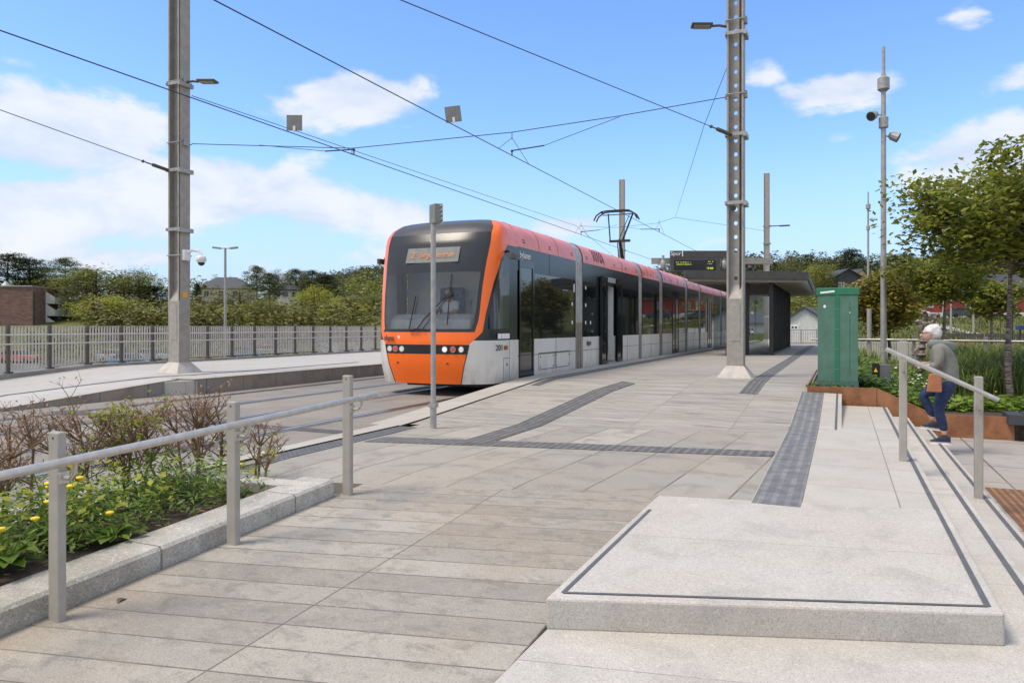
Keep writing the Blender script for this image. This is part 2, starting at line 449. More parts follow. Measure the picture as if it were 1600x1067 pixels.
OPP = paving('opposite_paving', (.43,.415,.385), 1.1, .9, 0, (0,0), .5, .004, stain=.2, bvar=.05, warmf=.12, speck=.2)
PLAZA = paving('plaza_slabs', (.36,.335,.31), 1.15, 1.15, 0, (.55,.3), 0, .012, joint=(.03,.03,.03), mj=.1, stain=.35, bvar=.07, warmf=.3, speck=.4)
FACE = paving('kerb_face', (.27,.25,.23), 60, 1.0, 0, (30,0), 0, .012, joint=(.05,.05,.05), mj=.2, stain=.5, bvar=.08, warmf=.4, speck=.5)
def roadmat():
    m, nt, b = NT('track_concrete'); v = objco(nt); st = objco(nt, scale=(3,.35,1))
    f = noise(nt, v, .7, 6, .65, .5); g = noise(nt, v, 90, 3, .7); s2 = noise(nt, st, 1.6, 5, .6)
    c = mixc(nt, ramp(nt,f,.3,.7), (.20,.18,.155), (.27,.245,.215)); c = mixc(nt, math_n(nt,'MULTIPLY',ramp(nt,s2,.52,.75),.45), c, (.13,.105,.085))
    c = mixc(nt, math_n(nt,'MULTIPLY',ramp(nt,g,.5,.75),.4), c, (.13,.12,.11)); nt.links.new(c, b.inputs['Base Color']); b.inputs['Roughness'].default_value=.85
    bump(nt,b,g,.3,.004); return m
ROAD = roadmat()
def tactile(name, c, freq, ax=0, spots=False, amp=.55):
    """dark tactile paving with ribs (or studs) moulded in it"""
    m, nt, b = NT(name); v = objco(nt); sp = nd(nt,'ShaderNodeSeparateXYZ'); nt.links.new(v, sp.inputs[0])
    def wv(o): return ramp(nt, math_n(nt,'SINE', math_n(nt,'MULTIPLY', o, 2*math.pi*freq)), -.2, .6)
    h = wv(sp.outputs[ax])
    if spots: h = math_n(nt,'MULTIPLY', h, wv(sp.outputs[1-ax]))
    n = noise(nt, v, 7, 5, .6); n2 = noise(nt, v, 60, 3)
    base = mixc(nt, ramp(nt,n,.3,.7), tuple(x*.75 for x in c), tuple(x*1.25 for x in c))
    cc = mixc(nt, math_n(nt,'MULTIPLY', math_n(nt,'SUBTRACT',1.0,h), amp), base, tuple(x*.4 for x in c))
    nt.links.new(cc, b.inputs['Base Color']); b.inputs['Roughness'].default_value=.7
    bump(nt, b, h, .6, .005); return m
TACX = tactile('tactile_ribs_along', (.15,.145,.14), 11, 0)
TACXW = tactile('tactile_wide_panel', (.19,.19,.19), 10, 0, amp=.35)
TACY = tactile('tactile_ribs_across', (.13,.12,.11), 11, 1)
TACS = tactile('tactile_studs', (.15,.15,.155), 14, 0, True, .7)
STRIP = mat('inlaid_dark_strip', (.10,.105,.11), .6)

def sheet(name, v0, v1, u0, u1, zf0, mats, mi=0, du=.4, dv=.6, mb=None, side=True, skirt=.5, edge=None, s0=0, s1=0):
    """top sheet over a v/u rectangle following zf, with skirts down"""
    own = mb is None
    def sh(v,u):
        t=(u-u0)/(u1-u0); return u+(v+1.34)*(s0*(1-t)+s1*t)
    zf = lambda v,u: zf0(v,u)
    mb = mb or MB()
    nu = max(1, int(round((u1-u0)/du))); nv = max(1, int(round((v1-v0)/dv)))
    us = [u0+(u1-u0)*i/nu for i in range(nu+1)]; vs = [v0+(v1-v0)*i/nv for i in range(nv+1)]
    b = len(mb.v)
    for u in us:
        for v in vs:
            mb.v.append((v,sh(v,u),zf(v,sh(v,u))))
    W = nv+1
    for i in range(nu):
        for j in range(nv):
            a = b+i*W+j
            mb.f.append((a,a+1,a+1+W,a+W)); mb.m.append(mi)
    if side:
        ring = [(vs[j],us[0]) for j in range(W)] + [(vs[-1],u) for u in us[1:]] + [(vs[j],us[-1]) for j in range(W-2,-1,-1)] + [(vs[0],us[i]) for i in range(nu-1,0,-1)]
        n = len(ring); q = len(mb.v)
        for (v,u) in ring: mb.v.append((v,sh(v,u),zf(v,sh(v,u))))
        for (v,u) in ring: mb.v.append((v,sh(v,u),zf(v,sh(v,u))-skirt))
        for i in range(n):
            j=(i+1)%n
            mb.f.append((q+j,q+i,q+n+i,q+n+j)); mb.m.append(edge if edge is not None else mi)
    if own:
        return tag(mb.build(name, mats), kind='structure')
    return mb
# the far ground
GRASS = None
def grassmat(name, c1, c2, c3, sc_=.25):
    m, nt, b = NT(name); v = objco(nt); f = noise(nt, v, sc_, 6, .65, .6); g = noise(nt, v, 4, 5, .7)
    c = mixc(nt, ramp(nt,f,.35,.65), c1, c2); c = mixc(nt, math_n(nt,'MULTIPLY',ramp(nt,g,.45,.7),.6), c, c3)
    nt.links.new(c, b.inputs['Base Color']); b.inputs['Roughness'].default_value=.95; b.inputs['Specular IOR Level'].default_value=.1
    bump(nt,b,g,.8,.15); return m
GRASS = grassmat('meadow', (.10,.125,.035), (.15,.145,.055), (.065,.09,.025))
TRACKG = mat('gravel_path', (.33,.31,.29), .9, 0, .15, 3)
def sst(x, a, b):
    t = max(0.0, min(1.0, (x-a)/(b-a))); return t*t*(3-2*t)
def terr(x, y):
    px = 800 + F*x/max(y,1)
    L = -3.4 + 2.0*sst(y,70,115) + 9.5*sst(y,120,215) + 5*sst(y,215,320)
    Rr = -1.3 + 1.0*sst(y,16,24) + .5*sst(y,30,50) + 2.5*sst(y,45,118) + 5.0*sst(y,118,180) + 20.5*sst(y,180,430) 
    t = sst(px, 880, 1180)
    z = L*(1-t) + Rr*t
    z += 52*sst(y,480,950)*sst(px,330,620)*(1-t) + 12*sst(y,500,900)*(1-sst(px,330,620))
    z += 1.2*math.sin(x*.031+1)*math.cos(y*.027)*sst(y,60,160)
    return z
mb = MB()
ys = [9,12,15,18,21,25,30,36,44,52,60,70,80,90,100,110,120,132,145,160,175,190,210,230,260,300,340,380,430,480,560,650,750,850,950,1100,1400,2000]
NA = 70
for y in ys:
    for j in range(NA+1):
        tx = -1.5 + 3.0*j/NA
        x = tx*y; p = CX(x,y,terr(x,y)); mb.v.append(tuple(p))
for i in range(len(ys)-1):
    for j in range(NA):
        a = i*(NA+1)+j
        # leave the strip under the tram stop to the platforms
        mb.f.append((a,a+1,a+2+NA,a+1+NA)); mb.m.append(0)
o = mb.build('terrain', GRASS, smooth=False); o.data.polygons.foreach_set('use_smooth',[True]*len(o.data.polygons)); tag(o, kind='structure')
mb = MB(); mb.add([(-2500,-600,-4),(2500,-600,-4),(2500,3500,-4),(-2500,3500,-4)],[(0,1,2,3)]); tag(mb.build('ground', GRASS), kind='structure')

# road bed of the tracks
sheet('track_bed', -12.4, -5.3, -8, 75, lambda v,u: 0.0, [ROAD], du=4, dv=3, skirt=1.5)
# rails
def rail(v):
    m = MB()
    m.box(v-.035, v+.03, -8, 75, -.05, .006, 0)
    m.box(v+.034, v+.075, -8, 75, -.05, .0045, 1)
    m.box(v+.078, v+.095, -8, 75, -.05, .006, 0)
    m.box(v-.10, v-.039, -8, 75, -.05, .0045, 2)
    m.box(v+.099, v+.15, -8, 75, -.05, .0045, 2)
    return m
RAILS = mat('rail_steel', (.35,.34,.33), .25, .95, .15, 4)
GROOVE = mat('groove_dark', (.03,.025,.022), .8); SEAL = mat('rail_seal', (.14,.12,.105), .85, 0, .3, 3)
for i,(v,l) in enumerate([(-8.10,'left rail of the track the tram stands on'),(-6.66,'right rail of the track the tram stands on, nearest the near platform'),(-11.09,'left rail of the empty track, beside the opposite platform'),(-9.65,'right rail of the empty track next to the tram')]):
    o = rail(v).build('rail', [RAILS, GROOVE, SEAL]); tag(o, 'grooved steel '+l, 'rail', 'grooved rails of the two tracks')
# cross joints of the track bed
m = MB()
m.box(-11.4,-5.75, 7.55,7.8, .001,.005)
tag(m.build('drain_grating', tactile('drain_slots', (.12,.10,.09), 20, 0, True)), 'dark slotted drain grating lying across both tracks in front of the tram', 'drain')

# near platform
mb = MB()
sheet('', -3.82, -1.34, -3, 5.85, zplat, None, 0, mb=mb, skirt=.8, s1=.2)
sheet('', -5.45, -3.82, 4.96, 5.0, zplat, None, 1, mb=mb, skirt=.8, dv=.8, du=.05)
sheet('', -5.45, -.64, 5.85, 9.75, zplat, None, 1, mb=mb, skirt=.8, du=.15, s0=.2, s1=.22)
sheet('', -5.45, -.64, 9.75, 13.85, zplat, None, 2, mb=mb, skirt=.8, du=.15, s0=.22)
sheet('', -5.45, -.5, 13.85, 62, zplat, None, 2, mb=mb, skirt=.8, du=1)
sheet('', -.64, -.0, 10.5, 13.8, zplat, None, 3, mb=mb, skirt=.3, du=.3)
sheet('', -.64, .696, 5.9, 10.5, lambda v,u: 0.0, None, 3, mb=mb, skirt=.15, du=.5)
sheet('', .0, .696, 10.5, 13.8, lambda v,u: 0.0, None, 3, mb=mb, skirt=.15, du=.5)
tag(mb.build('platform', [PAVE_X, PAVE_Y, PAVE_F, LIGHT2]), kind='structure')
# kerb on the track side
mb = MB()
def kv(u): return -5.95 if u > 8.5 else -5.55 - .2*(u-3)/5.5
def kz(v,u): return max(zplat(-5.8,u), .02) if u > 5.85 else .02
us = [5.0,6,7,8,8.45]
def kerbrun(mb, us, vo, vi, zf, skirt, mt=0, mf=0):
    b = len(mb.v)
    for u in us:
        a, c = vo(u), vi(u); z = zf(a,u)
        mb.v += [(a,u,z-skirt),(a,u,z-.015),(a+.015,u,z),(c,u,z)]
    for i in range(len(us)-1):
        q = b+i*4
        mb.f += [(q,q+1,q+5,q+4)[::-1],(q+1,q+2,q+6,q+5)[::-1],(q+2,q+3,q+7,q+6)[::-1]]; mb.m += [mf,mt,mt]
    q = b; mb.f.append((q,q+1,q+2,q+3)); mb.m.append(mf)
    q = b+4*(len(us)-1); mb.f.append((q,q+1,q+2,q+3)[::-1]); mb.m.append(mf)
kerbrun(mb, us, kv, lambda u:-5.45, kz, .4)
kerbrun(mb, [8.45,9,9.5,10,10.5,11,11.5,12,12.5,13,13.5,14,20,30,40,50,62], lambda u:-5.95, lambda u:-5.45, lambda v,u: zplat(-5.8,u)+.012, .6)
tag(mb.build('kerb', KERBL), kind='structure')
# tactile sheets
def band(name, pts, label, m, lift=.006, zf=zplat):
    """pts: list of (vL,uL,vR,uR) rungs"""
    mb = MB(); fine = []
    for (a,b_) in zip(pts[:-1], pts[1:]):
        n = max(1, int(max(abs(b_[1]-a[1]), abs(b_[0]-a[0]))/.3))
        for i in range(n): fine.append(tuple(a[k]+(b_[k]-a[k])*i/n for k in range(4)))
    fine.append(pts[-1])
    for (a,b1,c,d) in fine:
        mb.v += [(a,b1,zf(a,b1)+lift),(c,d,zf(c,d)+lift),(a,b1,zf(a,b1)-.02),(c,d,zf(c,d)-.02)]
    for i in range(len(fine)-1):
        q=i*4
        for f in ((q,q+1,q+5,q+4),(q+2,q,q+4,q+6),(q+1,q+3,q+7,q+5)): mb.f.append(f); mb.m.append(0)
    q=4*(len(fine)-1); mb.f += [(0,2,3,1),(q,q+1,q+3,q+2)]; mb.m += [0,0]
    return tag(mb.build(name, m), label, 'tactile paving')
band('tactile_band', [(-5.45,5.4,-5.16,5.4),(-5.45,8.45,-5.18,8.45)], 'dark studded warning strip along the kerb between the hedge and the signal post', TACS)
band('tactile_band', [(-5.1,7.15,-5.1,7.55),(-2.9,7.62,-2.9,8.0),(-.66,8.05,-.66,8.4)][::1], 'long dark ribbed band crossing the platform from the kerb to the wide grey panel', TACX, .008)
band('tactile_band', [(-4.06,7.45,-3.72,7.55),(-4.05,12.6,-3.70,12.6),(-3.88,13.9,-3.58,13.7)], 'dark ribbed guiding band leading along the platform past the tram front', TACX, .012)
band('tactile_band', [(-5.35,12.8,-5.18,12.8),(-5.35,60,-5.18,60)], 'thin dark warning line along the platform edge beside the tram doors', TACS)
band('tactile_band', [(-1.62,13.2,-1.32,13.2),(-1.62,44,-1.32,44)], 'dark band running along the platform from the steel mast towards the shelter', TACX)
band('tactile_band', [(-.63,5.88,-.28,5.88),(-.63,13.75,-.28,13.75)], 'wide grey ribbed panel beside the light granite landing above the stairs', TACXW)
# metal edging strips of the step between platform and landing
m = MB(); 
for a in (-.085,): 
    for i in range(11):
        u=10.5+.3*i; m.add([(a,u,zplat(0,u)+.004),(a+.03,u,zplat(0,u)+.004),(a+.03,u+.3,zplat(0,u+.3)+.004),(a,u+.3,zplat(0,u+.3)+.004)],[(0,1,2,3)])
tag(m.build('edge_strip', STRIP), 'dark strip inlaid along the raised platform edge beside the landing', 'edge strip')

# light granite slab, terrace, treads, plaza
SL = [(-1.34,3.40),(.70,4.10),(.70,6.24),(-1.34,5.84)]
mb = MB(); mb.prism(SL, -.155, 0.004, 0)
o = mb.build('granite_slab', LIGHT, bev=.012, seg=2); tag(o, 'large pale granite slab forming the top step in the foreground, framed by thin dark strips', 'stone slab')
m = MB()
def flat(m, pts, z):
    m.add([(p[0],p[1],z) for p in pts], [tuple(range(len(pts)))])
def strip2(m, a, b, w, z):
    a=Vector((a[0],a[1],0)); b=Vector((b[0],b[1],0)); d=(b-a).normalized(); n=Vector((-d.y,d.x,0))*w/2
    flat(m, [a-n,b-n,b+n,a+n], z)
strip2(m, (-1.285,3.50), (-1.285,5.35), .022, .008)
strip2(m, (-1.285,3.50), (.64,4.165), .022, .0085)
strip2(m, (.64,4.165), (.64,6.2), .03, .008)
tag(m.build('edge_strip', STRIP), 'thin dark strips framing the top of the large granite slab', 'edge strip')
mb = MB(); mb.prism([(-1.34,-3),(1.005,-3),(1.005,13.8),(.69,13.8),(.69,4.2),(-1.34,4.2)], -.6, -.15, 0)
tag(mb.build('terrace', LIGHT, bev=.008), kind='structure')
mb = MB(); mb.prism([(1.0,-3),(1.315,-3),(1.315,13.8),(1.0,13.8)], -.7, -.30, 0)
tag(mb.build('lowest_tread', LIGHT2, bev=.008), kind='structure')
for (v,u0,u1,z,l) in [(.64,6.22,13.78,.004,'top step beside the landing'),(.945,-3,13.78,-.146,'middle step of the stairs'),(1.255,-3,13.78,-.296,'lowest step of the stairs')]:
    m = MB(); m.box(v-.017,v+.017,u0,u1,z-.01,z+.002)
    tag(m.build('nosing_strip', STRIP), 'dark nosing strip inlaid along the '+l, 'nosing strip', 'nosing strips of the stairs')
sheet('plaza', 1.30, 30, -6, 13.84, lambda v,u: -.45, [PLAZA], du=5, dv=5, skirt=.6)
m = MB(); m.box(1.46,1.82,2.0,9.66,-.46,-.442)
tag(m.build('tactile_band', tactile('brown_tactile', (.26,.13,.06), 14, 0, amp=.7)), 'rust brown ribbed tiles at the foot of the stairs', 'tactile paving')

# opposite platform
def ev(u): return -11.62 if u > 11 else -12.02 - .0*(11-u)
def zopp(v,u):
    u1 = 6.6 + .45*max(0,(-12-v))
    return max(0.02, min(.3, (u-u1)*.075))
sheet('opposite_platform', -17.75, -12.3, -6, 75, zopp, [OPP], du=.5, dv=1.2, skirt=1.0)
mb = MB()
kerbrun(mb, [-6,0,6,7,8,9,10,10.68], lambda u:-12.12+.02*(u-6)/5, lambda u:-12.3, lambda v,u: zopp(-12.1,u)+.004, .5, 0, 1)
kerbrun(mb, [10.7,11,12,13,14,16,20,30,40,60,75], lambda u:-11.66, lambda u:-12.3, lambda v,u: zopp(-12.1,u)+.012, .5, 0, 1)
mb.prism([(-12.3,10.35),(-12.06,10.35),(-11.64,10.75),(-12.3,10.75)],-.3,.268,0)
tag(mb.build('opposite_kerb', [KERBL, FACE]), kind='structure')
pts = [G(-40,626,.05), G(10,620,.05), G(150,600,.2), G(300,586,.3), G(420,577,.3), G(560,566,.3)]
m = MB()
for a,b_ in zip(pts[:-1],pts[1:]):
    for i in range(4):
        p=a.lerp(b_,i/4); q=a.lerp(b_,(i+1)/4)
        m.add([(p.x-.06,p.y,zopp(p.x,p.y)+.008),(p.x+.06,p.y,zopp(p.x,p.y)+.008),(q.x+.06,q.y,zopp(q.x,q.y)+.008),(q.x-.06,q.y,zopp(q.x,q.y)+.008)],[(0,1,2,3)])
tag(m.build('drain_channel', STRIP), 'dark drain line curving along the opposite platform in front of the steel mast', 'drain')
# concrete upstand under the fence
mb = MB(); mb.box(-18.1,-17.75,-6,75,-1.5,.02); 
m2 = MB()
us=[-6,0,5]+[6+i*.5 for i in range(20)]+[18,30,50,75]
def zf_up(u): return max(.12, min(.36,.12+(u-9)*.06)) if u<14 else .36
b=0
for u in us:
    z=zf_up(u); m2.v += [(-18.1,u,-1.5),(-18.1,u,z),(-17.76,u,z),(-17.76,u,-1.5)]
for i in range(len(us)-1):
    q=i*4; m2.f += [(q,q+1,q+5,q+4)[::-1],(q+1,q+2,q+6,q+5)[::-1],(q+2,q+3,q+7,q+6)[::-1]]; m2.m += [0,0,0]
tag(m2.build('fence_upstand', M['concrete']), kind='structure')
# grass bank behind the fence
m = MB(); m.add([(-18.1,-6,.05),(-18.1,75,.05),(-26,75,-3.6),(-26,-6,-3.6)],[(0,1,2,3)][::-1]); tag(m.build('grass_bank', GRASS), kind='structure')

# planter bed left: soil and kerbs
PV0, PV1 = -4.14, -5.35
m = MB(); m.box(PV1,PV0,-3,4.72,-.5,-.03); tag(m.build('planter_soil', M['soil']), kind='structure')
def kerbprof(mb, pts, w, z0, zt):
    pass
mb = MB()
for i in range(9):
    u0=-3+i*1.0; 
def zk(u): return zplat(-3.8,u)+.135
us=[-3,-2,-1,0,1,2,2.5,3,3.5,4,4.5,4.95]
for u in us:
    z=zk(u); mb.v += [(-3.83,u,z-.5),(-3.83,u,z-.02),(-3.85,u,z),(-4.14,u,z),(-4.16,u,z-.4)]
for i in range(len(us)-1):
    q=i*5
    for k in range(4): mb.f.append((q+k,q+k+1,q+k+6,q+k+5)); mb.m.append(0)
mb.f.append((0,1,2,3,4)[::-1]); mb.m.append(0)
q=5*(len(us)-1); mb.f.append(tuple(q+i for i in range(5))); mb.m.append(0)
mb.box(-5.35,-4.12,4.72,4.95,-.4,.045); 
o = mb.build('planter_kerb', KERBM); tag(o, 'mossy rough granite kerb round the hedge planter on the left', 'kerb')
mb = MB(); mb.box(-5.62,-5.35,-3,5.0,-.4,.03); tag(mb.build('planter_kerb', KERBL), 'low pale kerb between the hedge and the tram track', 'kerb')
# ================================================================== the tram
TX = -7.385; HW = 1.325
tram = thing('tram', (TX,12.0,0), 'long orange, black and white articulated tram waiting at the platform with one door open', 'tram')
GLD = mat('tinted_side_glass', (.012,.015,.016), .03, 0, .1, 1, spec=1.0)
CLR = glass('windscreen_glass', (.88,.9,.9), .04, .84, (.13,.14,.145))  # the grey body colour puts a reflection haze into the pane
CLR2 = glass('cab_side_glass', (.7,.75,.75), .02, .8)
TNT = mat('tinted_windscreen_top', (.03,.033,.036), .22, 0, .1, 1, spec=.4)
def Wz(z):
    P=[(0,1.25),(.24,1.27),(.5,1.325),(2.99,1.325),(3.15,1.31),(3.32,1.25),(3.44,1.13),(3.5,1.0),(3.53,.85)]
    for a,b in zip(P[:-1],P[1:]):
        if z<=b[0]: return a[1]+(b[1]-a[1])*max(0,(z-a[0])/(b[0]-a[0]))
    return P[-1][1]
def Fz(z):
    P=[(0,12.43),(.24,12.39),(.6,12.29),(1.05,12.25),(1.3,12.27),(2.0,12.36),(2.6,12.50),(3.0,12.65),(3.19,12.75),(3.35,12.88),(3.45,13.03),(3.5,13.2),(3.53,13.4)]
    for a,b in zip(P[:-1],P[1:]):
        if z<=b[0]: return a[1]+(b[1]-a[1])*max(0,(z-a[0])/(b[0]-a[0]))
    return P[-1][1]
YE = 13.8
def outline(z):
    W=Wz(z); F0=Fz(z); dd=max(.35, 13.1-F0); dd=min(dd, YE-F0-.05); pts=[]
    n=2.7
    for i in range(41):
        t=(math.pi/2)*i/40
        pts.append((W*math.sin(t)**(2/n), F0+dd-dd*max(0,math.cos(t))**(2/n)))
    pts.append((W,YE))
    s=[0]
    for a,b in zip(pts[:-1],pts[1:]): s.append(s[-1]+math.hypot(a[0]-b[0],a[1]-b[1]))
    return pts,s
_oc={}
def O(z):
    k=round(z,4)
    if k not in _oc: _oc[k]=outline(z)
    return _oc[k]
def pos(z,s):
    pts,S=O(z)
    s=max(0,min(S[-1],s))
    for i in range(len(S)-1):
        if s<=S[i+1]:
            t=(s-S[i])/max(1e-9,S[i+1]-S[i]); return (pts[i][0]+(pts[i+1][0]-pts[i][0])*t, pts[i][1]+(pts[i+1][1]-pts[i][1])*t)
    return pts[-1]
def s_x(z,x):
    pts,S=O(z)
    for i in range(len(S)-1):
        if pts[i+1][0]>=x: 
            t=(x-pts[i][0])/max(1e-9,pts[i+1][0]-pts[i][0]); return S[i]+(S[i+1]-S[i])*t
    return S[-2]
def s_y(z,y):
    pts,S=O(z)
    for i in range(len(S)-1):
        if pts[i+1][1]>=y:
            t=(y-pts[i][1])/max(1e-9,pts[i+1][1]-pts[i][1]); return S[i]+(S[i+1]-S[i])*max(0,t)
    return S[-1]
def lerpP(P,z):
    if z<=P[0][0]: return P[0][1]
    for a,b in zip(P[:-1],P[1:]):
        if z<=b[0]: return a[1]+(b[1]-a[1])*(z-a[0])/(b[0]-a[0])
    return P[-1][1]
def s_ws(z): return s_x(z, min(Wz(z)*.925, lerpP([(.24,.74),(.82,.90),(1.0,.94),(1.24,1.03),(1.5,1.09),(2.3,1.13),(3.0,1.19),(3.3,1.17),(3.45,1.08),(3.53,.8)],z)))
def s_or(z):
    if z<=1.0: return s_ws(z)+.001
    ym=lerpP([(1.0,0),(1.24,12.55),(1.6,12.62),(2.12,12.76),(2.6,12.98),(2.97,13.30),(3.2,13.36),(3.53,13.45)],z)
    if z<1.24: 
        t=(z-1.0)/.24; return s_ws(z)+.001+t*(s_y(1.24,12.55)-s_ws(1.24))
    return max(s_ws(z)+.03, s_y(z,ym))
zr=[.24,.32,.45,.6,.72,.818,.822,.91,1.0,1.004,1.08,1.16,1.24,1.3,1.36,1.45,1.6,1.8,2.0,2.2,2.4,2.45,2.6,2.75,2.9,2.97,2.99,3.05,3.12,3.19,3.25,3.32,3.38,3.44,3.48,3.51,3.53]
shell=MB(); wind=MB(); sidew=MB(); dark=MB()
# materials of the shell: 0 orange 1 white 2 black fascia 3 cap grey 4 pink
def sgrid(z, side):
    """column positions (s values) by band"""
    a=s_ws(z)*(.93 if (side<0 and z>1.25) else 1.0); fr=a-.075 if z>1.25 else a-.03
    b=max(s_or(z), a+.001); e=O(z)[1][-1]
    sw0=min(b+.07,e-.05); sw1=max(sw0, min(e-.02, s_y(z,13.40))) ; sw1=max(sw1,sw0+.001)
    if z>2.74 or z<1.26: pass
    cols=[fr*i/8 for i in range(9)]+[fr+(a-fr)*.5,a]
    cols+= [a+(b-a)*i/5 for i in range(1,6)]
    cols+= [b+(sw0-b)*.5, sw0]
    cols+= [sw0+(sw1-sw0)*i/4 for i in range(1,5)]
    cols+= [sw1+(e-sw1)*i/2 for i in range(1,3)]
    return cols
ncol=8+2+5+2+4+2
for side in (1,-1):
    rows=[]
    for z in zr:
        cs=sgrid(z,side)
        rows.append([( TX+side*pos(z,s)[0], pos(z,s)[1], z) for s in cs])
    for i in range(len(zr)-1):
        zc=(zr[i]+zr[i+1])/2
        for j in range(ncol):
            q=[rows[i][j],rows[i][j+1],rows[i+1][j+1],rows[i+1][j]]
            if side<0: q=q[::-1]
            tgt=shell; m=0
            if j<10:      # front
                if zc<.82: m=0
                elif zc<1.002: m=2
                elif zc<1.24: m=0
                elif zc<3.19:
                    if j>=8 or zc<1.3: m=2; tgt=dark
                    elif zc<2.42: tgt=wind; m=0
                    else: tgt=wind; m=1
                else: m=3
            elif j<15:
                m=0 if zc>1.002 else 1
                if zc<=1.002: m=1
            else:
                if zc<1.08: m=1
                elif zc<2.98:
                    if 17<=j<21 and 1.27<zc<2.74: tgt=sidew; m=0
                    else: m=2; tgt=dark
                else: m=4
            tgt.add(q,[(0,1,2,3)],m)
# top cap
top=[]
for side in (1,-1):
    pts,_=O(3.53); p=[(TX+side*x,y,3.53) for x,y in pts]
    top.append(p)
cap=top[1][::-1]+top[0][1:]
shell.add(cap,[tuple(range(len(cap)))],3)
def weld(o):
    bm=__import__('bmesh').new(); bm.from_mesh(o.data); __import__('bmesh').ops.remove_doubles(bm, verts=bm.verts, dist=.0008); bm.to_mesh(o.data); bm.free()
    return o
weld(shell.build('nose', [M['orange'],M['white'],M['fascia'],M['capgrey'],M['pink']], tram, smooth=True))
ws=weld(wind.build('windscreen', [CLR,TNT], tram, smooth=True))
for sgn in (1,-1):
    hv=MB()
    for f in sidew.f:
        q=[sidew.v[i] for i in f]
        if (sum(p[0] for p in q)/4-TX)*sgn>0: hv.add(q,[(0,1,2,3)])
    weld(hv.build('cab_side_window', CLR2, tram, smooth=True))
weld(dark.build('window_surround', M['fascia'], tram, smooth=True)) if False else weld(dark.build('window_surround', [M['fascia'],M['fascia'],M['fascia']], tram, smooth=True))
# cab interior
mb=MB()
mb.box(TX-1.2,TX+1.2,12.75,13.75,.9,.95,0)
mb.box(TX-1.25,TX+1.25,13.72,13.78,.9,3.0,0)       # rear cab wall
mb.box(TX-1.1,TX+1.1,13.0,13.75,2.72,2.76,0)
mb.build('cab_wall', M['intgrey'], tram)
mb=MB()
prof=[(12.5,1.30),(12.55,1.48),(12.72,1.6),(12.95,1.58),(13.05,1.45),(13.05,.95),(12.5,.95)]
b0=[(TX-.95,y,z) for y,z in prof]; b1=[(TX+.9,y,z) for y,z in prof]; n=len(prof)
mb.add(b0+b1,[tuple(range(n)),tuple(range(n,2*n))[::-1]]+[(i,i+n,(i+1)%n+n,(i+1)%n) for i in range(n)])
mb.build('dashboard', mat('pale_dashboard',(.8,.8,.78),.6), tram, bev=.05, seg=3)
mb=MB(); mb.box(TX-.25,TX+.3,13.35,13.5,1.35,2.15); mb.box(TX-.25,TX+.3,13.1,13.4,1.28,1.4); mb.build('driver_seat', M['seatb'], tram, bev=.04)
mb=MB(); mb.box(TX+1.18,TX+1.20,13.2,13.38,1.27,2.72); mb.build('sun_blind', M['whitep'], tram)
mb=MB(); mb.box(TX+1.0,TX+1.15,12.72,13.1,1.2,1.95); mb.build('hanging_jacket', M['seatb'], tram, bev=.05)
# headlight clusters
LENS=mat('lamp_glass',(.75,.75,.72),.08,0,.05,3,spec=.8); REDL=mat('red_lens',(.6,.08,.07),.15); CH=mat('chrome',(.6,.6,.6),.12,1)
def zdisc(m,x,z,r,dy,n=16,mi=0,th=.02):
    y=pos(z,s_x(z,abs(x)))[1]-dy
    ring=[(TX+x+r*math.cos(2*math.pi*i/n), y, z+r*math.sin(2*math.pi*i/n)) for i in range(n)]
    back=[(a,y+th+.03,c) for a,_,c in ring]
    m.add(ring+back,[tuple(range(n))]+[(i,(i+1)%n,(i+1)%n+n,i+n)[::-1] for i in range(n)],mi)
LITL=emit('lit_lamp',(1,.97,.9),.8)
for side in (-1,1):
    for k,(x,mm) in enumerate([(.80,'w'),(.645,'r'),(.48,'w')]):
        x=x*side+.0
        m=MB(); zdisc(m,x,.912,.062,.012)
        o=m.build('headlight', CH, tram)
        m=MB(); zdisc(m,x,.912,.05,.018); m.build('lens', (LITL if (side==1 and k==2) else LENS) if mm=='w' else REDL, o)
# destination display
m=MB(); yf=Fz(2.75)-.01
def ypl(z): return pos(z,.0)[1]
m.add([(TX-.53,ypl(2.6)-.012,2.6),(TX+.64,ypl(2.6)-.012+.02,2.6),(TX+.64,ypl(2.9)-.012+.02,2.9),(TX-.53,ypl(2.9)-.012,2.9)],[(0,1,2,3)])
disp=m.build('destination_display', mat('display_panel',(.22,.225,.215),.6,spec=.1), tram)
tilt=math.atan2(ypl(2.9)-ypl(2.6),.3)
LED=emit('orange_led',(1,.36,.10),.6)
text('2', .2,(TX-.38,ypl(2.75)-.02,2.75),(R(90)-tilt,0,0),LED,disp,'line_number',.001,.001)
text('Bergen sentrum', .165,(TX+.15,ypl(2.75)-.02,2.75),(R(90)-tilt,0,0),LED,disp,'destination',.001,.0,sx=.74)
text('skyss', .14,(TX-.80,pos(1.13,s_x(1.13,.80))[1]-.035,1.12),(R(90),0,R(-16)),M['lettk'],tram,'lettering',.002,.003)
m=MB(); y=pos(1.13,.7)[1]-.03; m.add([(TX-.59,y,1.16),(TX-.52,y,1.16),(TX-.555,y,1.10)],[(0,1,2)][::-1]); m.add([(TX-.58,y-.002,1.17),(TX-.555,y-.002,1.135),(TX-.53,y-.002,1.17)],[(0,1,2)]); m.build('emblem', M['lettw'], tram)
# panel seams on the orange skirt, little hooks
m=MB()
for x in (-.60,.52):
    y=pos(.62,abs(x))[1]-.006; m.obox((TX+x,y,.64),(.02,0,0),(0,.006,0),(0,0,.015))
m.build('tow_cover', M['dark'], tram)
